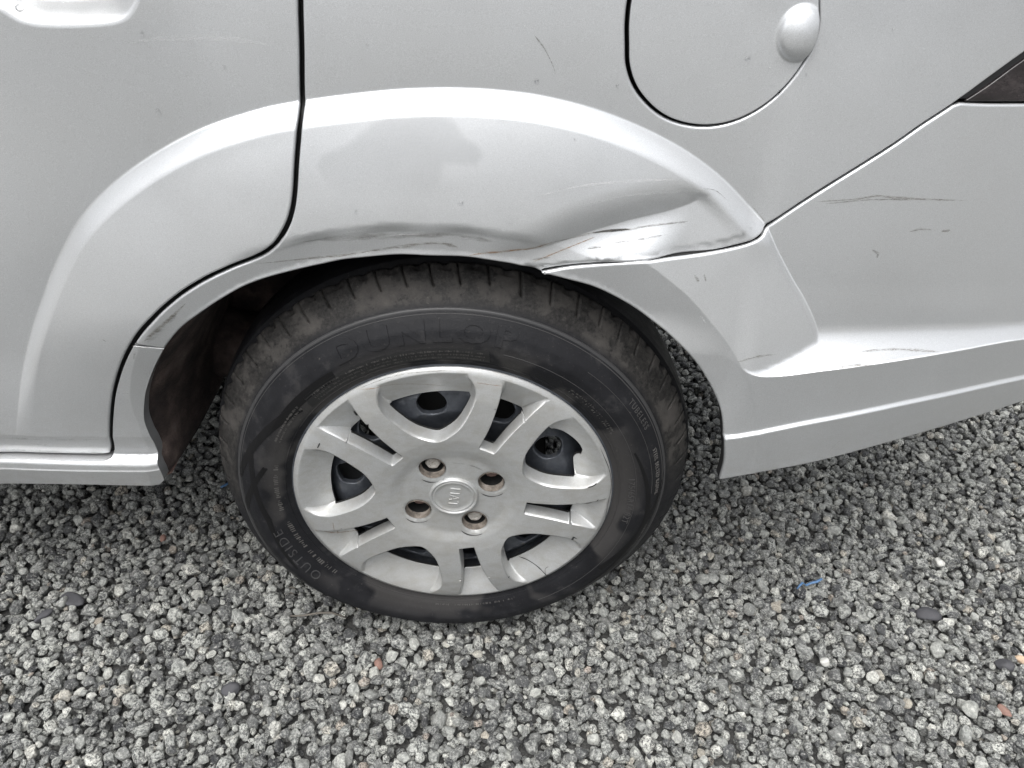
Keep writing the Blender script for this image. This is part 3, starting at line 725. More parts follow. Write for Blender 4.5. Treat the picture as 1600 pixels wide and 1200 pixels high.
r1, a1 = rt(983, 775); text_on_wall('175/65R14 82T', .2085, a1, .0105, .0005, 'rubber_letter', squash=1.0, spacing=1.15)
text_on_wall('TUBELESS', .2395, rt(1003, 660)[1] + .05, .0085, .0005, 'rubber_letter', spacing=1.3)
text_on_wall('STEEL BELTED RADIAL', .2395, rt(1003, 660)[1] - .33, .0062, .0005, 'rubber_tick', spacing=1.2)
for s_ in (-1, 1): ring('data_panel_edge', .2395 + s_ * .0068, .0004, .0004, 'rubber_letter', math.radians(2), math.radians(52))
# three close rows of fine moulded marks over the top, more of them left and bottom: too fine to read
def ticks(rows, a0, a1, fill=.72, size=.0011):
    V = []; F = []
    for r in rows:
        a = a0
        while a < a1:
            if random.random() < fill:
                w = random.uniform(.3, 1.0) * size; hh = random.choice((.5, .9, 1.0)) * size * 1.1; rr_ = r + random.uniform(-.3, .3) * size * .6
                b = len(V); dr = w / r * .5
                V += [side_pt(rr_ - hh, a - dr, .0004), side_pt(rr_ - hh, a + dr, .0004), side_pt(rr_ + hh, a + dr, .0004), side_pt(rr_ + hh, a - dr, .0004)]; F.append((b, b + 3, b + 2, b + 1))
            a += size * 1.35 / r
    o = mesh_obj('fine_lettering', V, F, 'rubber_tick', wheel, smooth=False); o['kind'] = 'stuff'
wall_patch('smooth_band', [(.1985, math.radians(78)), (.1985, math.radians(100)), (.1985, math.radians(122)), (.1985, math.radians(138)), (.2145, math.radians(136)), (.2145, math.radians(118)), (.2145, math.radians(98)), (.2145, math.radians(79))], 'rubber_text_zone', .0002)
ticks((.2015, .2060, .2105), math.radians(80), math.radians(134))
ticks((.2080, .2125), math.radians(140), math.radians(156), .8)
ticks((.2050,), math.radians(166), math.radians(186), .9, .0022); ticks((.2040,), math.radians(192), math.radians(222), .85, .0024)
ticks((.2030, .2065), math.radians(30), math.radians(52), .6); ticks((.2010,), math.radians(262), math.radians(292), .6)
ticks((.2400,), math.radians(-22), math.radians(-12), 1.0, .0014)

# hub cap: a height field with five wide windows, five slots and four bolt wells
WIN = [(181, 0), (181, 5), (181, 10.5), (181, 15.5), (168, 18.3), (155, 19.6), (140, 19.0), (127, 17.6), (115, 15.6), (105, 12.4), (97.5, 8.0), (92.8, 3.6), (91.3, 0)]
SLT = [(181, 0), (181, 4.5), (181, 8.8), (158, 7.3), (122, 6.1), (86, 6.4)]
def polp(L): return np.array([(r / 1000 * math.cos(math.radians(a)), r / 1000 * math.sin(math.radians(a))) for r, a in L])
def sym(L, c): return polp([(r, c + a) for r, a in L] + [(r, c - a) for r, a in L[::-1] if a > 0] + ([] ))
WC = [99.5 + 72 * k for k in range(5)]; SC = [63.5 + 72 * k for k in range(5)]
winP = [spline(sym(WIN, c), .002, True, 40) for c in WC]; sltP = [spline(sym(SLT, c), .002, True, 30) for c in SC]
WH = [(146, 0), (146, 7), (145, 14.2), (137, 15.8), (128, 15.8), (115, 13.4), (104, 9.4), (97, 4.8), (94.6, 0)]
SH = [(145.5, 4.9), (122, 4.3), (89, 4.2)]
def inset(P, d, rmax):
    Q = P - outward(P) * d * (1 if area(P) > 0 else -1); r = np.hypot(Q[:, 0], Q[:, 1])
    return Q * np.minimum(1, rmax / r)[:, None]
def dedup(Q): return Q[np.linalg.norm(Q - np.roll(Q, -1, 0), axis=1) > 6e-4]
winH = [dedup(inset(P, .0040, .1455)) for P in winP]; sltH = [dedup(inset(P, .0031, .1455)) for P in sltP]
# one window is broken: a bite out of its rim side
bite = polp([(145, 14.0), (149, 12.2), (156, 9.5), (161.5, 3.5), (161.8, -1.5), (157, -4.5), (152, -5.0), (147.5, -7), (144, -10.5)])
c = WC[4] - 360; h = [(r, a) for r, a in [(145, -14.2), (137, -15.8), (128, -15.8), (115, -13.4), (104, -9.4), (97, -4.8), (94.6, 0), (97, 4.8), (104, 9.4), (115, 13.4), (128, 15.8), (137, 15.8)]]
bt = [(145, 14.0), (149, 12.0), (156, 9.0), (162, 3.0), (162.5, -2.0), (158, -5.2), (152.5, -5.4), (148, -7), (145, -10.5)]
Q = inset(winP[4], .0040, .1455); keep_ = np.hypot(Q[:, 0], Q[:, 1]) < .1448; k0 = int(np.argmax(keep_)); Q = Q[k0:][keep_[k0:]]
bq = spline(polp([(r, c + a) for r, a in [(145.2, 12.5)] + bt[1:-1] + [(145.2, -11.0)]]), .0015, False, 50)
if np.linalg.norm(Q[-1] - bq[0]) > np.linalg.norm(Q[-1] - bq[-1]): bq = bq[::-1]
winH[4] = dedup(np.vstack([Q, bq]))
BA = [118.6, 27.0, -60.8, -151.0]
wells = []
for a in BA:
    q = polp([(49.5, a)])[0]; wells.append(q + .0152 * np.c_[np.cos(np.linspace(0, 2 * math.pi, 48, endpoint=False)), np.sin(np.linspace(0, 2 * math.pi, 48, endpoint=False))])
def star(r):
    return np.interp(r, [0, .030, .062, .075, .092, .12, .15, .170, .181, .1845, .188], [.0015, .001, .0, -.0045, -.0072, -.0080, -.0072, -.0045, -.0022, -.0004, .003])
def star_s(r):
    return (star(r) * 2 + star(r - .003) + star(r + .003) + star(r - .0015) + star(r + .0015)) / 6
def HH(x, z):
    x = np.asarray(x, float); z = np.asarray(z, float); p = np.c_[x, z]; r = np.hypot(x, z); s = star_s(r)
    u = np.clip((r - .143) / .038, 0, 1); fl = .0145 * (1 - u ** 1.35) + s * u ** 1.35
    fl = np.maximum(fl, s)
    w = np.zeros(len(x))
    ang = np.degrees(np.arctan2(z, x))
    for P, c, wd_ in [(P, c, .0046) for P, c in zip(winP, WC)] + [(P, c, .0036) for P, c in zip(sltP, SC)]:
        m = (np.abs((ang - c + 180) % 360 - 180) < 24) & (r > .08)
        if not m.any(): continue
        ins = inside(p[m], P); d = dist(p[m], P[(np.hypot(P[:, 0], P[:, 1]) < .1795)] if False else P, True)
        # the rim end of the pocket is open: ignore the outer arc
        dd = np.where(ins, d, 0)
        core = np.hypot(P[:, 0], P[:, 1]) < .1790
        k0 = np.where(~core)[0]
        Q = np.roll(P, -(k0.max() + 1) if len(k0) and k0.max() - k0.min() < len(P) / 2 else 0, 0)
        Q = Q[np.hypot(Q[:, 0], Q[:, 1]) < .1790]
        # order along the curve starting after the arc
        an = np.degrees(np.arctan2(Q[:, 1], Q[:, 0])); st = int(np.argmax(np.linalg.norm(Q - np.roll(Q, 1, 0), axis=1))); Q = np.roll(Q, -st, 0)
        dq = dist(p[m], Q)
        ww = np.where(ins | ((r[m] > .1785) & (np.abs((ang[m] - c + 180) % 360 - 180) < (15 if wd_ > .004 else 8))), np.clip(dq / wd_, 0, 1), 0)
        ww = np.clip((ww * 1.08 - .04), 0, 1); ww = ww * .6 + .4 * S(ww)
        w[m] = np.maximum(w[m], ww)
    y = s + (fl - s) * w
    # shallow dished seat round each well and the badge seat
    for a in BA:
        q = polp([(49.5, a)])[0]; d = np.hypot(x - q[0], z - q[1]); y = y + .0012 * S((.0185 - d) / .003)
    return y
hub_o = .187 * np.c_[np.cos(np.linspace(0, 2 * math.pi, 420, endpoint=False)), np.sin(np.linspace(0, 2 * math.pi, 420, endpoint=False))]
HG = []
for P in winP: HG += rows(P, [(-1 if area(P) > 0 else 1) * q for q in (-.0008, .0002, .0012, .0022, .0032, .0042, .0050)], True)
for P in sltP: HG += rows(P, [(-1 if area(P) > 0 else 1) * q for q in (-.0007, .0001, .0009, .0018, .0027, .0036, .0043)], True)
for rc in (.0785, .0815, .092, .1815, .183, .1845, .186):
    th_ = np.linspace(0, 2 * math.pi, 300, endpoint=False); HG.append((rc * np.c_[np.cos(th_), np.sin(th_)], True))
hub = panel('hub_cap', hub_o, winH + sltH + wells, HH, ['hubcap_paint', 'gap_black', 'dirty_well'], wheel, grid=.0022, r=.0012, flange=.016, hole_r=.0008, hole_flange=.003, seg=3, guides=HG)
hub['label'] = 'cracked silver plastic hub cap with ten paired spokes'
for a in BA:
    q = polp([(49.5, a)])[0]; V = []; F = []; n = 40
    prof_w = [(.0005, .0150), (.003, .0148), (.006, .0145), (.0085, .0142), (.0088, .0136), (.0090, .0134)]
    for y, r in prof_w:
        for k in range(n): V.append((q[0] + r * math.cos(2 * math.pi * k / n), y, q[1] + r * math.sin(2 * math.pi * k / n)))
    for j in range(len(prof_w) - 1):
        for k in range(n): F.append((j * n + k, j * n + (k + 1) % n, (j + 1) * n + (k + 1) % n, (j + 1) * n + k))
    mesh_obj('bolt_well', V, F, 'dirty_well', wheel)
    V = [(q[0] + .0134 * math.cos(2 * math.pi * k / n), y, q[1] + .0134 * math.sin(2 * math.pi * k / n)) for y in (.0090, .029) for k in range(n)]
    mesh_obj('well_shade_sleeve', V, [(k, (k + 1) % n, n + (k + 1) % n, n + k) for k in range(n)], 'gap_black', wheel)  # black sleeve: the shade deep in the well, put in as colour
    hexr = .0083; V = []; F = []
    hd = .009 if a in (BA[1], BA[3]) else 0
    for y, r in ((.040, hexr), (.0100 + hd, hexr), (.0087 + hd, hexr * .86), (.0085 + hd, .0045), (.0093 + hd, .0040)):
        for k in range(24):
            t = 2 * math.pi * k / 24; rr_ = r if r < hexr * .9 else r * (1 + .06 * math.cos(6 * t))
            V.append((q[0] + rr_ * math.cos(t), y, q[1] + rr_ * math.sin(t)))
    for j in range(4):
        for k in range(24): F.append((j * 24 + k, j * 24 + (k + 1) % 24, (j + 1) * 24 + (k + 1) % 24, (j + 1) * 24 + k)[::-1])
    F.append(tuple(96 + k for k in range(24))[::-1])
    mesh_obj('wheel_bolt', V, F, 'rust_edge' if hd else 'bolt_metal', wheel, smooth=False)
# centre badge
badge = lathe('centre_badge', [(.004, .0290), (-.0015, .0286), (-.0030, .0278), (-.0032, .0268), (-.0026, .0256), (-.0016, .0250), (-.0013, .0246), (-.0020, .0240), (-.0024, .0232), (-.0020, .0222), (-.0014, .0214), (-.0012, .018), (-.0014, .010), (-.0015, .0001)], 'hubcap_paint', wheel, n=96)
cu = bpy.data.curves.new('t', 'FONT'); cu.body = 'FIAT'; cu.size = .0135; cu.align_x = 'CENTER'; cu.align_y = 'CENTER'; cu.extrude = .0005; cu.space_character = 1.15; cu.offset = -.0002; cu.resolution_u = 3; cu.bevel_depth = .0002
to = bpy.data.objects.new('t', cu); COL.objects.link(to); bpy.context.view_layer.update()
me = to.evaluated_get(bpy.context.evaluated_depsgraph_get()).to_mesh(); ca, sa = math.cos(math.radians(-97)), math.sin(math.radians(-97))
V = [((v.co.x * ca - v.co.y * 1.25 * sa), -.0016 - v.co.z * .8, (v.co.x * sa + v.co.y * 1.25 * ca)) for v in me.vertices]
F = [tuple(p.vertices) for p in me.polygons]; to.to_mesh_clear(); bpy.data.objects.remove(to); bpy.data.curves.remove(cu)
mesh_obj('badge_letters', V, F, 'hubcap_paint', wheel, smooth=False)
# pressed steel wheel behind it
ho = [polp([(124.5, 100.5 + 36 * k)])[0] + .0165 * np.c_[np.cos(np.linspace(0, 2 * math.pi, 40, endpoint=False)), np.sin(np.linspace(0, 2 * math.pi, 40, endpoint=False))] for k in range(10)]
def HS(x, z):
    r = np.hypot(x, z); y = np.interp(r, [0, .03, .06, .075, .095, .112, .136, .150, .165, .17], [.030, .030, .030, .032, .026, .0195, .0200, .031, .052, .06])
    return y
dsk = .166 * np.c_[np.cos(np.linspace(0, 2 * math.pi, 160, endpoint=False)), np.sin(np.linspace(0, 2 * math.pi, 160, endpoint=False))]
panel('steel_disc', dsk, ho, HS, ['steel_paint', 'gap_black', 'steel_paint'], wheel, grid=.005, r=.001, flange=.004, hole_r=.002, hole_flange=.004, hole_slot=0)
lathe('steel_rim', [(.010, .1905), (.004, .1900), (.003, .186), (.006, .1825), (.016, .179), (.03, .176), (.045, .1655), (.10, .160), (.15, .170), (.172, .186)], 'steel_paint', wheel, n=200)
lathe('brake_drum', [(.165, .0), (.165, .112), (.075, .112), (.070, .108), (.068, .05), (.062, .0)], 'gap_black', wheel, n=60)

# ------------------------------------------------------------ marks on the paint and cap
def ribbon(name, px, w, mat, f=H, parent=car, dz=0.0, lift=.00035, taper=True, zoff=GZ * 0, res=.0015):
    q = spline(onto(px, f), res) if zoff is not None else px
    n = len(q); e = outward(q, False); L = np.linspace(0, 1, n)
    ww = np.interp(L, np.linspace(0, 1, len(w)), w) / 1450.0 * .5 if hasattr(w, '__len__') else np.full(n, w / 1450.0 * .5)
    if taper: ww = ww * np.minimum(1, np.minimum(L, 1 - L) * 8 + .15)
    ww = ww * .8 * (1 + .35 * np.interp(np.arange(n), np.arange(0, n + 6, 5), rng.uniform(-1, 1, len(np.arange(0, n + 6, 5)))))
    V = []; E = []
    for k, s in enumerate((-1, -.5, 0, .5, 1)):
        p = q + e * (s * ww)[:, None]; nn = HN(p[:, 0], p[:, 1], f); y = f(p[:, 0], p[:, 1])
        V.append(np.c_[p[:, 0], y, p[:, 1]] + nn * lift); E += [max(0, 1 - abs(s)) ** .6] * n
    V = np.vstack(V); F = []
    for k in range(4):
        for i in range(n - 1): F.append((k * n + i, k * n + i + 1, (k + 1) * n + i + 1, (k + 1) * n + i))
    o = mesh_obj(name, V, F, mat, parent)
    at = o.data.attributes.new('edge', 'FLOAT', 'POINT'); at.data.foreach_set('value', np.array(E, float))
    return o
R_ = ribbon
R_('scratch', [(398,412),(440,408),(500,402),(560,395),(620,386),(670,380),(706,381)], [3,4,5,5,6,7,7], 'scratch_dark')
R_('scratch', [(690,380),(703,383),(716,386)], [4,9,3], 'scratch_dark')
R_('scratch', [(470,378),(540,372),(620,368),(680,367),(740,372),(790,380)], [3,12,14,12,12,3], 'smear_grime')
R_('scratch', [(540,362),(570,359)], 3, 'scratch_white'); R_('scratch', [(560,375),(600,369),(660,366),(690,369)], 2.5, 'scratch_white')
R_('scratch', [(733,399),(760,395),(800,391),(830,388),(862,378)], [3,4,4,3], 'scratch_rust')
R_('scratch', [(860,379),(900,370),(925,364),(960,360),(1000,357)], [2,3,5,4,3], 'scratch_dark')
R_('scratch', [(925,364),(945,361),(985,358)], [2,5,2], 'scratch_black')
R_('scratch', [(990,356),(1030,351),(1075,346)], 3, 'scratch_grey')
R_('scratch', [(835,408),(880,390),(930,370)], 2.5, 'scratch_rust')
for a in ([(918,388),(940,386)], [(960,379),(985,377)], [(995,374),(1015,372)], [(1012,371),(1034,368)], [(832,405),(860,402)]): R_('scratch', a, [2.5,4,2], 'scratch_grey')
R_('scratch', [(845,305),(900,292),(980,283),(1060,281)], [4,6,7,3], 'scratch_white'); R_('scratch', [(905,322),(980,306),(1050,300),(1105,296)], 2.5, 'scratch_white')
R_('scratch', [(1098,294),(1118,298),(1135,312)], [1,1.6,1], 'scratch_grey'); R_('scratch', [(1175,322),(1185,333),(1195,346)], 1.4, 'scratch_dark')
R_('scratch', [(835,55),(850,75),(862,98),(868,115)], [2,3,2,1], 'scratch_grey')
R_('scratch', [(195,68),(240,62),(300,60),(360,61),(400,66),(425,72)], [5,8,8,9,8,4], 'scratch_white')
B_ = lambda *a, **k: R_('scratch', *a, f=Hb, **k)
B_([(1275,315),(1310,313),(1345,310),(1370,306),(1400,309),(1440,311),(1515,313)], [3,3,5,7,4,3,1.5], 'scratch_dark')
B_([(1290,318),(1360,312),(1420,312)], [2,3,2], 'scratch_grey')
B_([(1420,362),(1438,358),(1456,359)], [2,5,3], 'scratch_dark'); B_([(1470,361),(1484,360)], 5, 'scratch_dark'); B_([(1363,390),(1372,396),(1370,403)], 5, 'scratch_grey')
B_([(1152,565),(1180,558),(1213,553)], [3,5,2], 'scratch_dark'); B_([(1346,549),(1390,546),(1430,547),(1468,550)], [3,3,4,2], 'scratch_dark')
B_([(1310,575),(1345,571),(1368,570)], [3,4,2], 'scratch_dark'); B_([(1085,430),(1092,440)], 6, 'scratch_grey'); B_([(1100,428),(1103,440)], 4, 'scratch_grey')
B_([(1294,428),(1312,424)], 3, 'scratch_white'); B_([(1297,703),(1312,688)], 2.5, 'scratch_white'); B_([(1095,493),(1102,505)], 3, 'scratch_white')
R_('scratch', [(225,533),(247,514),(267,496),(290,474)], [6,9,8,3], 'scratch_dark'); R_('scratch', [(230,534),(252,512),(276,490)], [12,14,8], 'smear_grime')
R_('scratch', [(211,549),(209,561)], 5, 'smear_grime'); R_('scratch', [(180,613),(203,615)], 2, 'scratch_white'); R_('scratch', [(207,540),(255,543)], [3,3], 'scratch_dark', taper=False)
R_('scratch', [(160,530),(167,534)], 2, 'scratch_grey')
# streaks of road film low on the door
for k in range(3):
    y0 = 682 + 9 * k; R_('scratch', [(-30, y0 + 2), (40, y0 + 3), (100, y0 + 5), (160, y0 + 4)], [5, 8, 7, 4], 'film_grime')
# cracks of the hub cap (pixel traced onto the cap)
def HHw(x, z): return HH(x, z - GZ)
for px, w, m in (([(907,786),(922,785),(935,780)], [2,4,4], 'scratch_black'), ([(918,762),(927,759),(933,755)], 3, 'scratch_black'), ([(889,839),(896,839),(902,842)], [3,6,3], 'scratch_black'),
                 ([(810,869),(825,875),(840,885),(852,897),(862,902)], [3,3,3,2], 'scratch_black'), ([(853,899),(852,889),(857,885)], 1.5, 'scratch_black'),
                 ([(938,700),(952,735),(955,760),(950,785),(945,812)], 1.6, 'scratch_black'), ([(558,608),(600,592),(640,583),(700,578)], 1.8, 'scratch_grey'), ([(490,825),(520,832),(560,829)], 2, 'scratch_rust'),
                 ([(496,700),(500,692)], 3, 'scratch_black'), ([(493,703),(510,704)], 2, 'scratch_grey'), ([(553,642),(558,649)], 5, 'scratch_black'), ([(520,815),(528,835)], 2, 'scratch_rust'),
                 ([(795,900),(795,903)], 5, 'scratch_black'), ([(560,608),(620,600),(700,603)], 1.5, 'scratch_rust'), ([(700,722),(735,727),(755,735)], 5, 'smear_grime'), ([(745,598),(760,600),(785,603)], 2, 'scratch_rust')):
    o = ribbon('crack' if 'black' in m else 'stain', px, w, m, f=HHw, parent=wheel, res=.001); o.location = (0, 0, -GZ)
for (qx, qy), nb_ in zip([(676, 734), (769, 756), (741, 817), (654, 797)], range(4)):
    a0 = random.uniform(3.6, 4.4)
    pts = [(qx + 25.5 * math.cos(t) * 1.0, qy - 19.5 * math.sin(t)) for t in np.linspace(a0, a0 + 1.5, 7)]
    o = ribbon('crack', pts, [2, 3.5, 1.5, 3], 'scratch_black', f=HHw, parent=wheel, res=.001); o.location = (0, 0, -GZ)
# faint reflection of a standing person, painted onto the wing as a tint
refl = spline(onto([(500,240),(540,222),(565,200),(600,178),(690,176),(715,190),(730,212),(752,228),(758,245),(748,262),(725,262),(697,260),(692,275),(690,300),(600,330),(520,300),(490,262)], H), .003, True)
def decal(name, P, mat, lift):
    G = np.array(np.meshgrid(np.arange(P[:, 0].min(), P[:, 0].max(), .003), np.arange(P[:, 1].min(), P[:, 1].max(), .003))).reshape(2, -1).T
    G = G[inside(G, P)]; G = G[dist(G, P, True) > .0012]; n = len(P); pts = np.vstack([P, G])
    vo, _, fo, _, _, _ = delaunay_2d_cdt([Vector(q) for q in pts], [(i, (i + 1) % n) for i in range(n)], [], 0, 1e-7, True)
    vo = np.array([tuple(q) for q in vo]); F = [tuple(f) for f in fo if inside(vo[list(f)].mean(0)[None], P)[0]]
    nn = HN(vo[:, 0], vo[:, 1], H); V = np.c_[vo[:, 0], H(vo[:, 0], vo[:, 1]), vo[:, 1]] + nn * lift
    o = mesh_obj(name, V, F, mat, car, normals=nn)
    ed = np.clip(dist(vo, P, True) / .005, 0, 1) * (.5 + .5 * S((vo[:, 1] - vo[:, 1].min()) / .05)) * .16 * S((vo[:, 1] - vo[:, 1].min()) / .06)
    at = o.data.attributes.new('edge', 'FLOAT', 'POINT'); at.data.foreach_set('value', ed.astype(float)); return o
decal('painted_reflection', refl, 'painted_reflection', .0004)
# rain drops left on the paint
V = []; F = []
dr = [(641,144,4),(839,126,3),(838,127,3),(720,317,3.5),(630,358,3),(557,331,2.5),(458,366,3.5),(247,174,4),(222,53,3),(415,82,2.5),(30,13,6),(130,308,3),(1168,92,4.5),(1202,107,2.5),(1212,96,2),(1217,143,3),(1248,96,2),(1467,132,2.5),(350,104,2.5),(1096,493,2),(600,175,2),(785,190,2)]
dr += [(random.uniform(0, 1600), random.uniform(0, 380), random.uniform(1.0, 2.2)) for _ in range(70)]
pos = onto([(a, b) for a, b, _ in dr], H); nn = HN(pos[:, 0], pos[:, 1], H); yy = H(pos[:, 0], pos[:, 1])
for (a, b, s), q, nv, y in zip(dr, pos, nn, yy):
    r = s / 1450 * .8; c0 = np.array([q[0], y, q[1]]); nv = Vector(nv); ax = nv.orthogonal().normalized(); bx = nv.cross(ax); m0 = len(V)
    for j, (rr_, hh) in enumerate(((1, -.1), (.92, .25), (.6, .55), (.25, .68))):
        for k in range(10):
            t = 2 * math.pi * k / 10; V.append(tuple(Vector(c0) + (ax * math.cos(t) + bx * math.sin(t)) * rr_ * r + nv * hh * r))
    for j in range(3):
        for k in range(10): F.append((m0 + j * 10 + k, m0 + j * 10 + (k + 1) % 10, m0 + (j + 1) * 10 + (k + 1) % 10, m0 + (j + 1) * 10 + k))
    F.append(tuple(m0 + 30 + k for k in range(10)))
o = mesh_obj('rain_drops', V, F, 'water', car); o['kind'] = 'stuff'

# ------------------------------------------------------------ the ground
gs = 80
mesh_obj('ground', [(-gs, -gs, -.012), (gs, -gs, -.012), (gs, gs, -.012), (-gs, gs, -.012)], [(0, 1, 2, 3)], 'ground_soil', None, smooth=False)['kind'] = 'structure'
mesh_obj('gravel_bed', [(-1.28, -1.03, -.008), (1.53, -1.03, -.008), (1.53, 1.43, -.008), (-1.28, 1.43, -.008)], [(0, 1, 2, 3)], 'under_gravel', None, smooth=False)['kind'] = 'structure'
import bmesh
def stone(name, mat, seed, subdiv=3, facets=9, sq=(1, 1, 1)):
    r = np.random.default_rng(seed); bm = bmesh.new(); bmesh.ops.create_icosphere(bm, subdivisions=subdiv, radius=1.0)
    P = np.array([v.co[:] for v in bm.verts]); P = P * (1 + .10 * np.sin(P @ r.normal(size=(3, 4)) * 2.2 + r.uniform(0, 6, 4)).mean(1))[:, None]
    for _ in range(facets):
        n = r.normal(size=3); n /= np.linalg.norm(n); d = r.uniform(.56, .84); e = P @ n - d
        P = P - np.outer(np.maximum(e, 0) * .96, n)
    P = P + .018 * np.sin(P * 9 + r.uniform(0, 6, 3))[:, [1, 2, 0]]
    P = P * np.array(sq)
    for v, q in zip(bm.verts, P): v.co = q
    me = bpy.data.meshes.new(name); bm.to_mesh(me); bm.free(); me.materials.append(MATS[mat]); me.polygons.foreach_set('use_smooth', [True] * len(me.polygons))
    if facets > 8: me.set_sharp_from_angle(angle=math.radians(19))
    return me
src = bpy.data.collections.new('stone_shapes')
for k in range(14):
    o = bpy.data.objects.new('stone_shape_%02d' % k, stone('stone_shape', 'gravel_stone', 100 + k, 3, 17)); src.objects.link(o)
# drop stones one by one onto a height map so that they pile up and rest on each other
GX0, GY0, GW, GH, RS = -1.30, -1.05, 2.85, 2.5, .0015
hm = np.full((int(GH / RS), int(GW / RS)), -.009); pts = []; rot = []; scl = []; ix = []
dry = []
M = 250000
cx = rng.uniform(GX0 + .02, GX0 + GW - .02, M); cy = rng.uniform(GY0 + .02, GY0 + GH - .02, M)
rad = np.clip(rng.lognormal(math.log(.0071), .30, M), .0034, .0128); rad[:60000] = rng.uniform(.0030, .0052, 60000); rad[-38000:] = rng.uniform(.0026, .0048, 38000)
tag_spots = [(*ground_at(px, py)[:2], rr_) for px, py, rr_ in ((1447, 963, .016), (258, 846, .008), (1262, 916, .010), (112, 936, .012))]
for i in range(M):
    x, y, r = cx[i], cy[i], rad[i]
    if (y > .95 or y < -.55 or x < -.95) and (i % 3): continue
    iy, ixx = int((y - GY0) / RS), int((x - GX0) / RS); k = max(1, int(r * .9 / RS)); sub = hm[iy - k:iy + k + 1, ixx - k:ixx + k + 1]
    top = sub.max(); av = np.partition(sub.ravel(), int(sub.size * .6))[int(sub.size * .6)]
    cap = .0035 + .0015 * math.sin(x * 23) * math.sin(y * 19)
    if abs(x) < .075 and .035 < y < .155: cap = -.004
    fz = rng.uniform(.62, .95); z = max(av + r * fz * .55, -.006 + r * .3)
    if z + r * fz * .75 > cap + .0080 + .45 * r: continue
    pts.append((x, y, z)); a = rng.uniform(0, 2 * math.pi); rot.append((rng.normal() * .35, rng.normal() * .35, a)); ax_, ay_ = r * rng.uniform(.85, 1.35), r * rng.uniform(.8, 1.05)
    scl.append((ax_, ay_, r * fz)); ix.append(rng.integers(0, 14))
    k = int(r * 1.1 / RS) + 1; g = np.arange(-k, k + 1) * RS; gx_, gy_ = np.meshgrid(g, g)
    dome = z + r * fz * .92 * np.sqrt(np.clip(1 - (gx_ ** 2 + gy_ ** 2) / (r * 1.02) ** 2, 0, 1)) - (gx_ ** 2 + gy_ ** 2 > (r * 1.02) ** 2) * 9
    s2 = hm[iy - k:iy + k + 1, ixx - k:ixx + k + 1]
    if s2.shape == dome.shape: np.maximum(s2, dome, out=s2)
print('stones', len(pts))
def ground_z(x, y): 
    iy, ixx = int((y - GY0) / RS), int((x - GX0) / RS); s = hm[iy - 3:iy + 4, ixx - 3:ixx + 4]; return float(s.mean())
me = bpy.data.meshes.new('gravel'); me.from_pydata(pts, [], [])
for nm, data in (('rot', rot), ('scl', scl)):
    a = me.attributes.new(nm, 'FLOAT_VECTOR', 'POINT'); a.data.foreach_set('vector', np.array(data).ravel())
a = me.attributes.new('pick', 'INT', 'POINT'); a.data.foreach_set('value', np.array(ix, dtype=np.int32))
gravel = link(bpy.data.objects.new('gravel', me)); tag(gravel, 'loose grey speckled gravel covering the whole ground', 'gravel', kind='stuff')
ng = bpy.data.node_groups.new('scatter_stones', 'GeometryNodeTree')
ng.interface.new_socket('Geometry', in_out='INPUT', socket_type='NodeSocketGeometry'); ng.interface.new_socket('Geometry', in_out='OUTPUT', socket_type='NodeSocketGeometry')
gi = ng.nodes.new('NodeGroupInput'); gout = ng.nodes.new('NodeGroupOutput'); iop = ng.nodes.new('GeometryNodeInstanceOnPoints'); ci = ng.nodes.new('GeometryNodeCollectionInfo')
ci.inputs['Collection'].default_value = src; ci.inputs['Separate Children'].default_value = True; ci.inputs['Reset Children'].default_value = True
def na(nm, dt):
    q = ng.nodes.new('GeometryNodeInputNamedAttribute'); q.data_type = dt; q.inputs['Name'].default_value = nm; return q.outputs[0]
e2r = ng.nodes.new('FunctionNodeEulerToRotation')
ng.links.new(gi.outputs[0], iop.inputs['Points']); ng.links.new(ci.outputs[0], iop.inputs['Instance']); iop.inputs['Pick Instance'].default_value = True
ng.links.new(na('pick', 'INT'), iop.inputs['Instance Index']); ng.links.new(na('rot', 'FLOAT_VECTOR'), e2r.inputs[0]); ng.links.new(e2r.outputs[0], iop.inputs['Rotation'])
ng.links.new(na('scl', 'FLOAT_VECTOR'), iop.inputs['Scale']); ng.links.new(iop.outputs[0], gout.inputs[0])
gravel.modifiers.new('scatter', 'NODES').node_group = ng

# a few things that stand out on the gravel
def put_stone(name, px, py, size, mat, seed, label, cat, sq=(1, 1, .6), rz=0, up=.002, group=None, facets=5):
    g = ground_at(px, py, .006); o = bpy.data.objects.new(name, stone(name, mat, seed, 3, facets, sq)); link(o)
    o.scale = (size, size, size); o.location = (g[0], g[1], ground_z(g[0], g[1]) + up); o.rotation_euler = (0.1, -.1, rz); return tag(o, label, cat, group)
put_stone('pebble', 1449, 964, .0145, 'dark_slate', 5, 'large smooth dark grey pebble on the gravel right of the wheel', 'pebble', (1.25, .85, .6), -.2, .004, facets=1)
put_stone('pebble', 1430, 953, .009, 'dark_slate', 6, 'small dark pebble tucked behind the large smooth dark one', 'pebble', (1.2, .8, .6), .4, .001)
put_stone('pebble', 257, 847, .0066, 'red_stone', 7, 'brick red pebble on the gravel left of the tyre', 'pebble', (.7, 1.1, .8), .2, .003)
put_stone('stone', 114, 938, .017, 'dark_slate', 8, 'flat dark slate stone at the left below the sill', 'stone', (1.3, .65, .4), -.5, .002, facets=8)
put_stone('stone', 362, 1082, .0115, 'dark_slate', 9, 'round dark stone below and left of the tyre, near the bottom edge', 'stone', (1.1, .85, .7), .3, .003)
put_stone('stone', 72, 968, .012, 'dark_slate', 10, 'dark slate chip at the far left, below the flat one', 'stone', (1.2, .6, .5), .9, .001, facets=8)
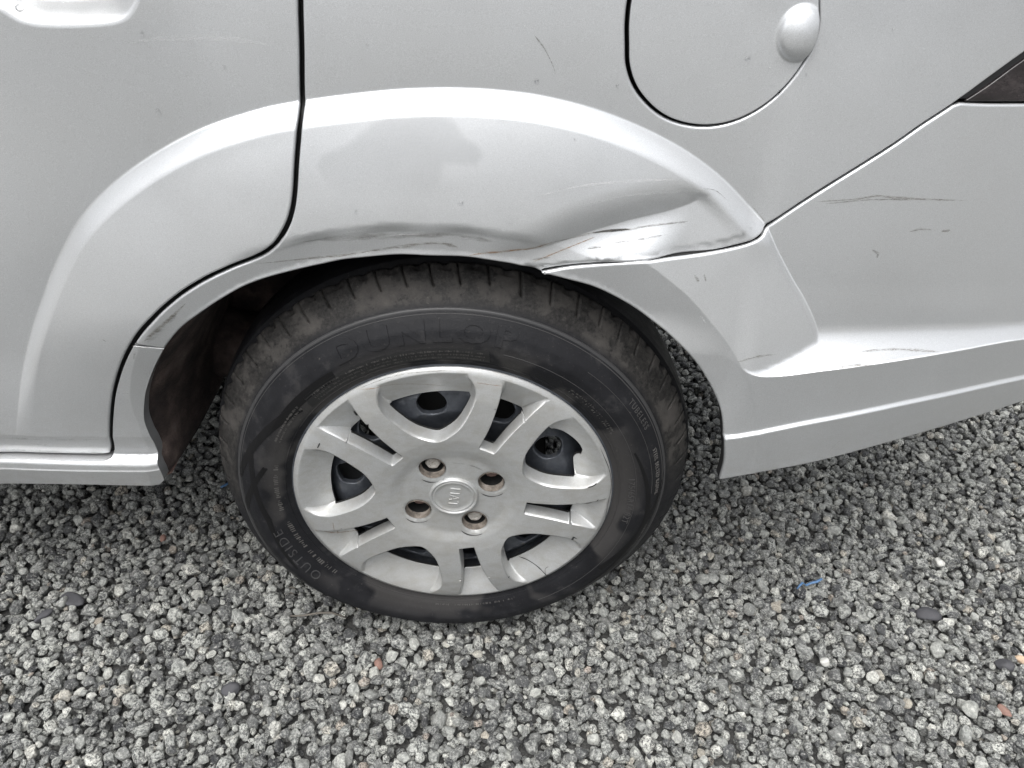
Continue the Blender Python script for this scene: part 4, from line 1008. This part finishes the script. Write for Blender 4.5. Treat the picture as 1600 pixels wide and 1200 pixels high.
put_stone('stone', 1566, 1045, .012, 'dark_slate', 11, 'dark grey stone near the right edge of the picture', 'stone', (1.2, .8, .6), -.3, .002)
put_stone('pebble', 1594, 1035, .008, 'tan_stone', 12, 'orange tan pebble at the right edge beside a dark stone', 'pebble', (1.2, .7, .7), -.5, .003)
put_stone('pebble', 1566, 1116, .008, 'red_stone', 13, 'reddish pebble in the lower right corner', 'pebble', (.7, 1.3, .6), .4, .003)
put_stone('pebble', 592, 1037, .0075, 'red_stone', 14, 'rusty brown pebble just below the tyre', 'pebble', (.8, 1.1, .8), .3, .003)
put_stone('pebble', 1285, 1043, .0065, 'white_stone', 15, 'small bright white pebble right of the tyre, near the bottom', 'pebble', (1, 1.1, .8), .3, .004)
put_stone('stone', 1467, 880, .0085, 'white_stone', 16, 'pale angular stone above the large dark pebble', 'stone', (1.1, 1, .8), .3, .004, facets=9)
def strip(name, pts_px, width, mat, label, cat, zup=.004):
    V = []; F = []
    for i, (px, py, w) in enumerate(pts_px):
        g = ground_at(px, py, .008); z = ground_z(g[0], g[1]) + zup + .002 * math.sin(i * 1.7)
        d = np.array(pts_px[min(i + 1, len(pts_px) - 1)][:2]) - np.array(pts_px[max(0, i - 1)][:2]); d = d / np.linalg.norm(d)
        nx, ny = d[1] * w * width, d[0] * w * width
        V += [(g[0] - nx, g[1] - ny, z), (g[0], g[1], z + .0012), (g[0] + nx, g[1] + ny, z)]
    for i in range(len(pts_px) - 1):
        for j in range(2): F.append((3 * i + j, 3 * i + j + 1, 3 * i + j + 4, 3 * i + j + 3))
    o = mesh_obj(name, V, F, mat); o.modifiers.new('t', 'SOLIDIFY').thickness = .0008; return tag(o, label, cat)
strip('plastic_scrap', [(1243, 926, .3), (1250, 920, .8), (1258, 916, 1), (1266, 914, 1), (1274, 915, 1.2), (1281, 913, .8)], .0018, 'blue_plastic', 'small curled blue plastic strip on the gravel right of the wheel', 'plastic scrap', .006)
strip('plastic_scrap', [(346, 766, .6), (352, 762, 1), (358, 758, .9), (364, 762, .5)], .003, 'blue_plastic', 'dark blue plastic scrap half hidden left of the tyre', 'plastic scrap', .003)
strip('stalk', [(455, 967, .4), (475, 966, .8), (500, 963, .9), (520, 964, .8), (540, 967, .4)], .0016, 'dry_stalk', 'thin dry grey stalk on the gravel below the tyre', 'stalk', .005)
